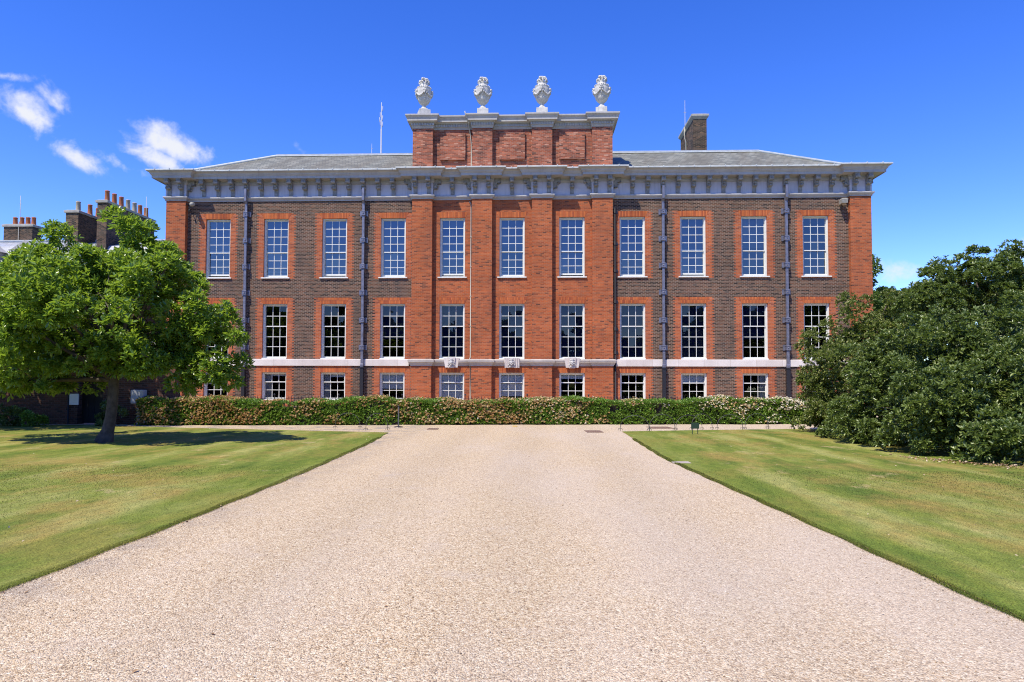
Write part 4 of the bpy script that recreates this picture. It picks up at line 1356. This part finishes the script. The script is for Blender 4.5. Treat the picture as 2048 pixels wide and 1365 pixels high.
for mm, nm in ((m, 'bars'), (r2, 'rail')):
    o = mm.build(nm, M['black'], t); o.location = -t.location


# ------------------------------------------------------------------ lawn furniture
def hoop(loc, w, h, rz, label):
    t = empty('wire_hoop', loc, rz); tag(t, label, 'lawn hoop', 'wire hoops along the lawn edge')
    m = MB()
    pts = [(-w / 2, 0, -0.02)]
    for q in range(15):
        a = math.pi * (1 - q / 14)
        pts.append((w / 2 * math.cos(a) * (0.93 + 0.07 * (1 - math.sin(a))), 0.0, 0.10 + (h - 0.10) * math.sin(a) ** 0.8))
    pts.append((w / 2, 0, -0.02))
    m.tube(pts, 0.009, 6)
    m.build('arch', M['wire'], t)
    for s in (-1, 1):
        m = MB(); x = s * w / 2
        m.tube([(x - 0.07, 0.01, 0.0), (x - 0.06, 0.01, 0.06), (x + 0.06, 0.01, 0.06), (x + 0.07, 0.01, 0.0)], 0.008, 6)
        m.build('foot', M['wire'], t)


ordn = ['first', 'second', 'third', 'fourth', 'fifth', 'sixth', 'seventh']
for i, (x, y) in enumerate(((4.62, -13.2), (5.6, -12.85), (6.55, -12.62), (7.05, -12.35), (8.05, -12.2), (9.05, -11.95), (9.9, -11.75))):
    hoop((x, y, 0.03), 0.95 if i != 3 else 0.8, 0.50 + 0.03 * (i % 2), rad(12 + (-20 if i == 0 else 6 * (i % 2))), ordn[i] + ' wire hoop from the drive along the right lawn edge')
hoop((-5.2, -12.75, 0.03), 0.85, 0.52, rad(6), 'wire hoop on the left lawn edge, farther from the drive')
hoop((-4.0, -13.5, 0.03), 0.75, 0.55, rad(30), 'wire hoop at the corner of the left lawn, beside the black post')

t = empty('barrier_post', (-3.63, -11.75, 0.0)); tag(t, 'black post on a round base standing before the hedge', 'post')
m = MB(); m.tube([(0, 0, 0.02), (0, 0, 0.74)], 0.028, 10); m.ball((0, 0, 0.75), 0.035, 0, 10, 6); m.build('pole', M['black'], t)
m = MB(); m.lathe([(0.17, 0.0), (0.17, 0.015), (0.14, 0.03), (0.04, 0.045)], seg=20); m.build('base', M['black'], t)

t = empty('lawn_sign', (6.33, -14.49, 0.03)); tag(t, 'small dark green sign board on two legs standing on the right lawn', 'sign')
m = MB(); m.bevbox(-0.125, 0.125, -0.012, 0.012, 0.16, 0.345, 0.005); m.build('board', M['signgreen'], t)
for s in (-1, 1):
    m = MB(); m.box(s * 0.085 - 0.011, s * 0.085 + 0.011, 0.013, 0.03, -0.05, 0.34); m.build('leg', M['signgreen'], t)


def cover(name, label, cat, loc, sx, sy, rz, mat, bars):
    m = MB()
    m.box(-sx, sx, -sy, -sy + 0.04, 0.001, 0.016); m.box(-sx, sx, sy - 0.04, sy, 0.001, 0.016)
    m.box(-sx, -sx + 0.04, -sy + 0.04, sy - 0.04, 0.001, 0.016); m.box(sx - 0.04, sx, -sy + 0.04, sy - 0.04, 0.001, 0.016)
    m.box(-sx + 0.04, sx - 0.04, -sy + 0.04, sy - 0.04, 0.001, 0.006)
    for q in range(bars):
        x = -sx + 0.06 + (2 * sx - 0.12) * (q + 0.5) / bars
        m.box(x - 0.012, x + 0.012, -sy + 0.04, sy - 0.04, 0.006, 0.014)
    o = m.build(name, M[mat]); o.location = loc; o.rotation_euler.z = rz
    tag(o, label, cat)


cover('drain_grate', 'rusty rectangular drain grate set in the gravel near the right lawn corner', 'drain grate', (3.24, -13.4, 0), 0.27, 0.42, 0.05, 'rust', 7)
cover('manhole_cover', 'brown manhole cover in the path before the hedge, behind the right lawn', 'manhole cover', (5.8, -11.3, 0), 0.4, 0.45, 0.1, 'rust', 5)
cover('manhole_cover', 'small rusty cover in the gravel left of centre, right of the black post', 'manhole cover', (-2.25, -12.6, 0), 0.18, 0.28, 0.05, 'rust', 4)
cover('utility_cover', 'small yellow cover in the gravel at the foot of the hedge', 'utility cover', (0.54, -10.9, 0), 0.09, 0.16, 0.05, 'yellow', 2)
m = MB(); m.bevbox(-0.16, 0.2, -0.14, 0.14, 0.0, 0.022, 0.006)
o = m.build('concrete_slab', M['slab']); o.location = (4.28, -22.1, 0); tag(o, 'pale concrete slab set in the edge of the right lawn', 'slab')


# litter
def litter():
    n = 900
    x = RNG.uniform(9.3, 13.5, n); y = -22.5 + RNG.normal(0, 0.25, n) + np.where(x < 10.2, (10.2 - x) * 1.6, (x - 10.2) * -0.35) + 0.1
    P1 = np.stack([x, y, np.full(n, 0.05)], 1)
    n2 = 260
    P2 = np.stack([np.concatenate([RNG.uniform(-14, -3.2, n2 // 2), RNG.uniform(4.6, 12, n2 // 2)]), RNG.uniform(-30, -13.5, n2), np.full(n2, 0.055)], 1)
    n3 = 40
    P3 = np.stack([RNG.uniform(-2.7, 4, n3), RNG.uniform(-32.5, -15, n3), np.full(n3, 0.008)], 1)
    P4 = np.stack([edge_x(edgeL, np.linspace(-32, -15, 120)) + RNG.uniform(0.0, 0.12, 120), np.linspace(-32, -15, 120) + RNG.normal(0, .3, 120), np.full(120, 0.01)], 1)
    P = np.concatenate([P1, P2, P3, P4])
    D = RNG.normal(0, 1, (len(P), 3)); D[:, 2] *= 0.15; D = unit(D)
    L = RNG.uniform(0.03, 0.075, len(P)); L[len(P1):] *= 0.6
    V, Q = leaf_arrays(P, D, L, L * 0.45, 1.0)
    tone = RNG.random(len(P)); tone[len(P1):len(P1) + n2] = RNG.uniform(0.7, 1.0, n2)
    o = np_mesh('fallen_leaves', V, Q, M['litter'], None, np.repeat(tone, 6)); tag(o, kind='stuff')


litter()


def stones():
    n = 5000
    d = 3.4 * (16.0 / 3.4) ** RNG.random(n)
    y = CAM.y + d
    x0 = edge_x(edgeL, y); x1 = edge_x(edgeR, y)
    x = x0 + (x1 - x0) * RNG.random(n)
    side = RNG.random(n) < 0.3                      # many lie along the verges, some spilled on the turf
    x = np.where(side, np.where(RNG.random(n) < 0.5, x0 + np.abs(RNG.normal(0, 0.16, n)) - 0.05, x1 - np.abs(RNG.normal(0, 0.16, n)) + 0.05), x)
    r = RNG.uniform(0.003, 0.008, n) * np.where(RNG.random(n) < 0.02, 1.6, 1.0)
    base = np.array([[1, 0, 0], [0, 1, 0], [-1, 0, 0], [0, -1, 0], [0, 0, 0.8], [0, 0, -0.8]], float)
    V = base[None] * r[:, None, None] * RNG.uniform(0.65, 1.3, (n, 6, 1))
    a = RNG.uniform(0, 6.28, n); ca, sa = np.cos(a)[:, None], np.sin(a)[:, None]
    X = V[:, :, 0] * ca - V[:, :, 1] * sa; Y = V[:, :, 0] * sa + V[:, :, 1] * ca
    V = np.stack([X + x[:, None], Y + y[:, None], V[:, :, 2] + (r * 0.45)[:, None]], 2)
    tri = np.array([[0, 1, 4], [1, 2, 4], [2, 3, 4], [3, 0, 4], [1, 0, 5], [2, 1, 5], [3, 2, 5], [0, 3, 5]])
    Q = (np.arange(n)[:, None, None] * 6 + tri[None]).reshape(-1, 3)
    tag(np_mesh('loose_stones', V.reshape(-1, 3), Q, M['stones'], None, np.repeat(RNG.random(n), 6)), kind='stuff')


stones()

# ------------------------------------------------------------------ left: garden wall, door, boxes, plants, house
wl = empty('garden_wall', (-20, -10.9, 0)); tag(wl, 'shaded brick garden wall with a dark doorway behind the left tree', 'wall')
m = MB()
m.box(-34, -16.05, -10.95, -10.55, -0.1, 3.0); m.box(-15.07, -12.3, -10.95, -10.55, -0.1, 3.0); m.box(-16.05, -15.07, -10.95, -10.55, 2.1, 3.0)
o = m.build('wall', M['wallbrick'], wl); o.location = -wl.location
m = MB(); m.loft([(-34, -12.25, -11.02, -10.48, 3.0), (-34, -12.25, -11.02, -10.48, 3.06), (-34, -12.3, -10.85, -10.65, 3.14)])
o = m.build('coping', M['capstone'], wl); o.location = -wl.location
m = MB(); m.box(-16.05, -15.07, -10.68, -10.63, 0.03, 2.1)
for x in (-15.8, -15.56, -15.32): m.box(x - 0.008, x + 0.008, -10.69, -10.68, 0.05, 2.08)
o = m.build('door', M['door'], wl); o.location = -wl.location
t = empty('notice_board', (-16.15, -11.0, 0.94)); tag(t, 'plain white notice panel on the wall left of the dark doorway', 'notice board')
m = MB(); m.bevbox(-0.17, 0.17, -0.02, 0.03, -0.21, 0.21, 0.006); m.build('panel', M['blind'], t)
m = MB(); m.tube([(-0.22, 0.0, -0.95), (-0.22, 0.0, 0.25)], 0.03, 8); m.box(-0.22, -0.1, 0.031, 0.04, -0.02, 0.02); m.build('post', M['black'], t)
t = empty('utility_cabinet', (-13.5, -11.25, 0.0)); tag(t, 'grey metal utility cabinet on a post at the left end of the hedge', 'cabinet')
m = MB(); m.bevbox(-0.24, 0.2, -0.12, 0.18, 0.8, 1.31, 0.012); m.build('box', M['greybox'], t)
m = MB(); m.box(-0.05, 0.05, -0.03, 0.07, 0.0, 0.8); m.build('post', M['greybox'], t)
for (x, y, r, lb, mt) in ((-14.35, -11.7, 0.5, 'dark round bush between the doorway and the hedge end', 'leaf_bush'), (-17.6, -12.5, 0.55, 'dark bush in the shade at the foot of the garden wall', 'leaf_bush'), (-16.7, -12.4, 0.4, 'low leafy plant beside the doorway, in the shade', 'leaf_hedge')):
    shr = empty('garden_bush', (x, y, 0)); tag(shr, lb, 'bush')
    cl = ellipsoid_clumps([(x, y, r * 0.75, r * 1.0, r * 0.8, r * 0.8)], 5, 0.14, 0.25)
    V, Q, T = crown_from_clumps(cl[cl[:, 2] > 0], 40, 5, 0.10, 0.035, 0.02)
    c = np_mesh('foliage', V, Q, M[mt], shr, T); c.location = -shr.location

hs = empty('slate_roofed_house', (-34, 10, 0)); tag(hs, 'brick house with pale slate roof, dormers and chimneys behind the left tree', 'house')


def hpart(mb, nm, mat, parent=None):
    o = mb.build(nm, mat, parent or hs)
    if parent is None: o.location = -hs.location
    return o


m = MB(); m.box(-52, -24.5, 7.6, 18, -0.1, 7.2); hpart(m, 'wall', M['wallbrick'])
m = MB(); m.add([(-52.3, 7.3, 7.2), (-24.2, 7.3, 7.2), (-24.2, 9.3, 10.9), (-52.3, 9.3, 10.9), (-24.2, 12, 11.75), (-52.3, 12, 11.75), (-24.2, 18.2, 7.2), (-52.3, 18.2, 7.2)], [(0, 1, 2, 3), (3, 2, 4, 5), (5, 4, 6, 7), (1, 6, 4, 2), (0, 3, 5, 7)])
hr = hpart(m, 'roof', M['slate2'])
m = MB(); m.tube([(-52.3, 12, 11.8), (-24.2, 12, 11.8)], 0.12, 8); m.box(-52.3, -24.2, 7.2, 7.35, 7.05, 7.25)
m.build('ridge_capping', M['lead'], hr)
for x in (-35.9, -32.75, -29.6):
    d = MB()
    d.box(x - 0.72, x + 0.72, 7.75, 9.6, 8.5, 10.4)
    d.add([(x - 0.95, 7.6, 10.35), (x + 0.95, 7.6, 10.35), (x, 7.6, 10.98), (x - 0.95, 11, 10.35), (x + 0.95, 11, 10.35), (x, 11, 10.98)], [(0, 1, 2), (0, 2, 5, 3), (1, 4, 5, 2), (0, 3, 4, 1)])
    d.box(x - 1.0, x + 1.0, 7.5, 7.62, 10.27, 10.37)
    dd = hpart(d, 'dormer', M['stucco2'])
    w = MB()
    for a in (-0.6, -0.2, 0.2, 0.6): w.box(x + a - 0.03, x + a + 0.03, 7.68, 7.73, 8.6, 10.2)
    for z in (8.6, 9.0, 9.4, 9.8, 10.2): w.box(x - 0.63, x + 0.63, 7.67, 7.72, z - 0.03, z + 0.03)
    w.build('window_frame', M['white'], dd)
    gl = MB(); gl.quad((x - 0.6, 7.74, 8.6), (x + 0.6, 7.74, 8.6), (x + 0.6, 7.74, 10.2), (x - 0.6, 7.74, 10.2)); gl.build('glass_pane', M['glass'], dd)
for x in (-33.5, -30.4, -27.4):
    for z in (1.2, 4.2):
        w = MB()
        for a in (-0.55, -0.18, 0.18, 0.55): w.box(x + a - 0.03, x + a + 0.03, 7.5, 7.56, z, z + 2.0)
        for q in range(5): w.box(x - 0.58, x + 0.58, 7.49, 7.55, z + q * 0.5 - 0.03, z + q * 0.5 + 0.03)
        wo = hpart(w, 'sash_window', M['white'])
        gl = MB(); gl.quad((x - 0.55, 7.57, z), (x + 0.55, 7.57, z), (x + 0.55, 7.57, z + 2), (x - 0.55, 7.57, z + 2)); gl.build('glass_pane', M['glass'], wo)


def pots(parent, lst, h=0.62):
    for (x, y, z, mt) in lst:
        m = MB(); m.lathe([(0.17, 0), (0.165, 0.1), (0.14, h - 0.1), (0.155, h - 0.08), (0.155, h - 0.02), (0.13, h), (0.11, h - 0.05), (0.10, 0.1)], (x, y, z), 14)
        m.build('chimney_pot', M[mt], parent)


def hchim(x0, x1, y0, y1, z0, z1):
    m = MB(); m.box(x0, x1, y0, y1, z0, z1 - 0.22)
    o = hpart(m, 'chimney', M['stack'])
    c = MB(); c.loft([(x0 - 0.09, x1 + 0.09, y0 - 0.09, y1 + 0.09, z1 - 0.22), (x0 - 0.1, x1 + 0.1, y0 - 0.1, y1 + 0.1, z1 - 0.07), (x0 + 0.05, x1 - 0.05, y0 + 0.05, y1 - 0.05, z1)])
    c.build('cap', M['capstone'], o)
    return o


c1 = hchim(-37.75, -35.6, 12.0, 12.9, 10.0, 13.12)
pots(c1, [(x, 12.45, 13.08, 'pot') for x in (-37.25, -36.75, -36.28, -35.85)])
c2 = hchim(-31.68, -30.78, 10.0, 13.5, 9.0, 13.62)
pots(c2, [(-31.15, 10.5, 13.58, 'potpale'), (-30.9, 11.4, 13.58, 'pot'), (-30.98, 12.4, 13.58, 'pot')], 0.75)
c3 = hchim(-28.77, -28.1, 9.0, 14.8, 9.0, 14.05)
pots(c3, [(-28.42, 9.5, 14.0, 'pot'), (-28.42, 10.3, 14.0, 'pot'), (-28.42, 11.1, 14.0, 'pot'), (-28.42, 11.9, 14.0, 'potpale'), (-28.42, 12.7, 14.0, 'potpale'), (-28.42, 13.4, 14.0, 'pot'), (-28.42, 14.2, 14.0, 'pot')], 0.8)
m = MB(); m.tube([(-36.6, 11.95, 11.8), (-36.6, 11.95, 13.2), (-36.55, 12.0, 13.3), (-36.55, 12.0, 15.2)], 0.02, 6); m.tube([(-36.65, 12, 14.6), (-36.55, 12, 14.55), (-36.45, 12, 14.6)], 0.012, 5)
m.build('lightning_rod', M['cable'], c1)
m = MB(); m.tube([(-28.3, 14, 14.0), (-28.3, 14, 15.6)], 0.018, 6); m.build('lightning_rod', M['cable'], c3)
# little white cupola on the house roof
m = MB(); m.box(-26.6, -26.0, 9.7, 10.3, 9.0, 9.75); m.loft([(-26.75, -25.85, 9.55, 10.45, 9.75), (-26.35, -26.25, 9.95, 10.05, 10.15)]); m.tube([(-26.3, 10, 10.1), (-26.3, 10, 10.8)], 0.035, 6); m.tube([(-26.45, 10, 10.6), (-26.15, 10, 10.6)], 0.025, 6)
hpart(m, 'cupola', M['white'])

# ------------------------------------------------------------------ light, sky, camera
W = bpy.data.worlds.new('World'); SC.world = W; W.use_nodes = True
t = NT('w', W)
sky = t.n('TexSky'); sky.sky_type = 'NISHITA'; sky.sun_disc = False
sky.sun_elevation = SUN_EL; sky.sun_rotation = math.pi + SUN_AZ
sky.altitude = 1500; sky.air_density = 1.0; sky.dust_density = 0.1; sky.ozone_density = 4.0
hsv = t.n('HueSaturation', Hue=0.523, Saturation=1.30, Value=1.36, Color=sky.outputs[0])
bg = t.n('Background', Color=hsv.outputs[0], Strength=0.15)
# small fair-weather clouds, placed by compass direction and height above the horizon
d = t.n('TexCoord').outputs['Generated']
clouds = [(45, 222, 62, 26, 20, 1.15), (85, 240, 30, 15, 35, 0.9), (112, 208, 24, 13, 50, 0.6), (150, 318, 50, 24, 28, 1.15), (132, 296, 24, 15, 0, 0.95), (352, 294, 76, 30, 22, 1.2), (335, 280, 40, 20, 0, 1.1), (312, 320, 52, 18, 12, 1.05), (290, 275, 40, 14, 5, 0.5), (10, 152, 30, 8, -10, 0.6), (600, 299, 18, 11, 30, 0.6), (240, 328, 70, 12, 20, 0.42),
          (1796, 545, 60, 34, -10, 0.95), (2040, 508, 36, 20, -40, 0.9)]
R_, U_, W_ = cam_axes()
best = None
for (px, py, a, b, tilt, s) in clouds:
    c = ray(px, py).normalized()
    right = c.cross(Vector((0, 0, 1))).normalized(); up = right.cross(c)
    th = rad(-tilt)
    e1 = (right * math.cos(th) + up * math.sin(th)) * (F / a); e2 = (-right * math.sin(th) + up * math.cos(th)) * (F / b)
    q1 = t.n('VectorMath', _operation='DOT_PRODUCT', i0=d, i1=tuple(e1)).outputs['Value']
    q2 = t.n('VectorMath', _operation='DOT_PRODUCT', i0=d, i1=tuple(e2)).outputs['Value']
    q2 = t.math('MULTIPLY', q2, t.math('ADD', 1.0, t.math('MULTIPLY', t.math('LESS_THAN', q2, 0.0), 0.35)))
    rr = t.math('SQRT', t.math('MULTIPLY_ADD', q1, q1, t.math('MULTIPLY', q2, q2)))
    v = t.math('MULTIPLY', t.math('SUBTRACT', 1.25, rr), s)
    front = t.n('VectorMath', _operation='DOT_PRODUCT', i0=d, i1=tuple(c)).outputs['Value']
    v = t.math('MULTIPLY_ADD', t.math('LESS_THAN', front, 0.0), -10.0, v)
    best = v if best is None else t.math('MAXIMUM', best, v)
n1 = t.noise(d, 26.0, 7, 0.58, 0.35)
n2 = t.noise(d, 70.0, 5, 0.6)
nn = t.math('MULTIPLY_ADD', n2, 0.35, n1)
val = t.math('MULTIPLY_ADD', t.math('SUBTRACT', nn, 0.675), 2.9, best)
den = t.n('MapRange', i0=val, i1=0.15, i2=1.45, i3=0.0, i4=0.96); den.interpolation_type = 'SMOOTHSTEP'
cb = t.n('Background', Color=(0.93, 0.95, 1.0, 1), Strength=0.68)
mx = t.n('MixShader', i0=den.outputs[0], i1=bg.outputs[0], i2=cb.outputs[0])
wo = t.n('OutputWorld'); t.t.links.new(mx.outputs[0], wo.inputs['Surface'])

sd = bpy.data.lights.new('sun', 'SUN'); sd.energy = 4.7; sd.angle = rad(0.53); sd.color = (1.0, 0.915, 0.75)
so = bpy.data.objects.new('sun', sd); link(so)
dirv = Vector((-math.sin(SUN_AZ) * math.cos(SUN_EL), -math.cos(SUN_AZ) * math.cos(SUN_EL), math.sin(SUN_EL)))
so.rotation_euler = dirv.to_track_quat('Z', 'Y').to_euler(); so.location = (-30, -40, 50)

cd = bpy.data.cameras.new('camera'); cd.sensor_width = 36; cd.lens = F / 2048 * 36; cd.clip_end = 3000; cd.clip_start = 0.1
cd.shift_y = (CY - 682.5) / 2048
co = bpy.data.objects.new('camera', cd); link(co)
R_, U_, W_ = cam_axes()
mt = Matrix(((R_.x, U_.x, -W_.x, CAM.x), (R_.y, U_.y, -W_.y, CAM.y), (R_.z, U_.z, -W_.z, CAM.z), (0, 0, 0, 1)))
co.matrix_world = mt
SC.camera = co

SC.render.engine = 'CYCLES'
SC.cycles.filter_width = 1.1
SC.cycles.use_denoising = True; SC.cycles.denoiser = 'OPENIMAGEDENOISE'; SC.cycles.denoising_input_passes = 'RGB_ALBEDO_NORMAL'; SC.cycles.denoising_prefilter = 'NONE'
SC.cycles.caustics_reflective = False; SC.cycles.caustics_refractive = False; SC.cycles.sample_clamp_indirect = 2.5
SC.cycles.adaptive_threshold = 0.006
W.cycles.sampling_method = 'MANUAL'; W.cycles.sample_map_resolution = 2048
SC.cycles.max_bounces = 8; SC.cycles.transparent_max_bounces = 16
SC.view_settings.view_transform = 'Standard'; SC.view_settings.look = 'None'
SC.view_settings.exposure = 0.5; SC.view_settings.gamma = 1.0
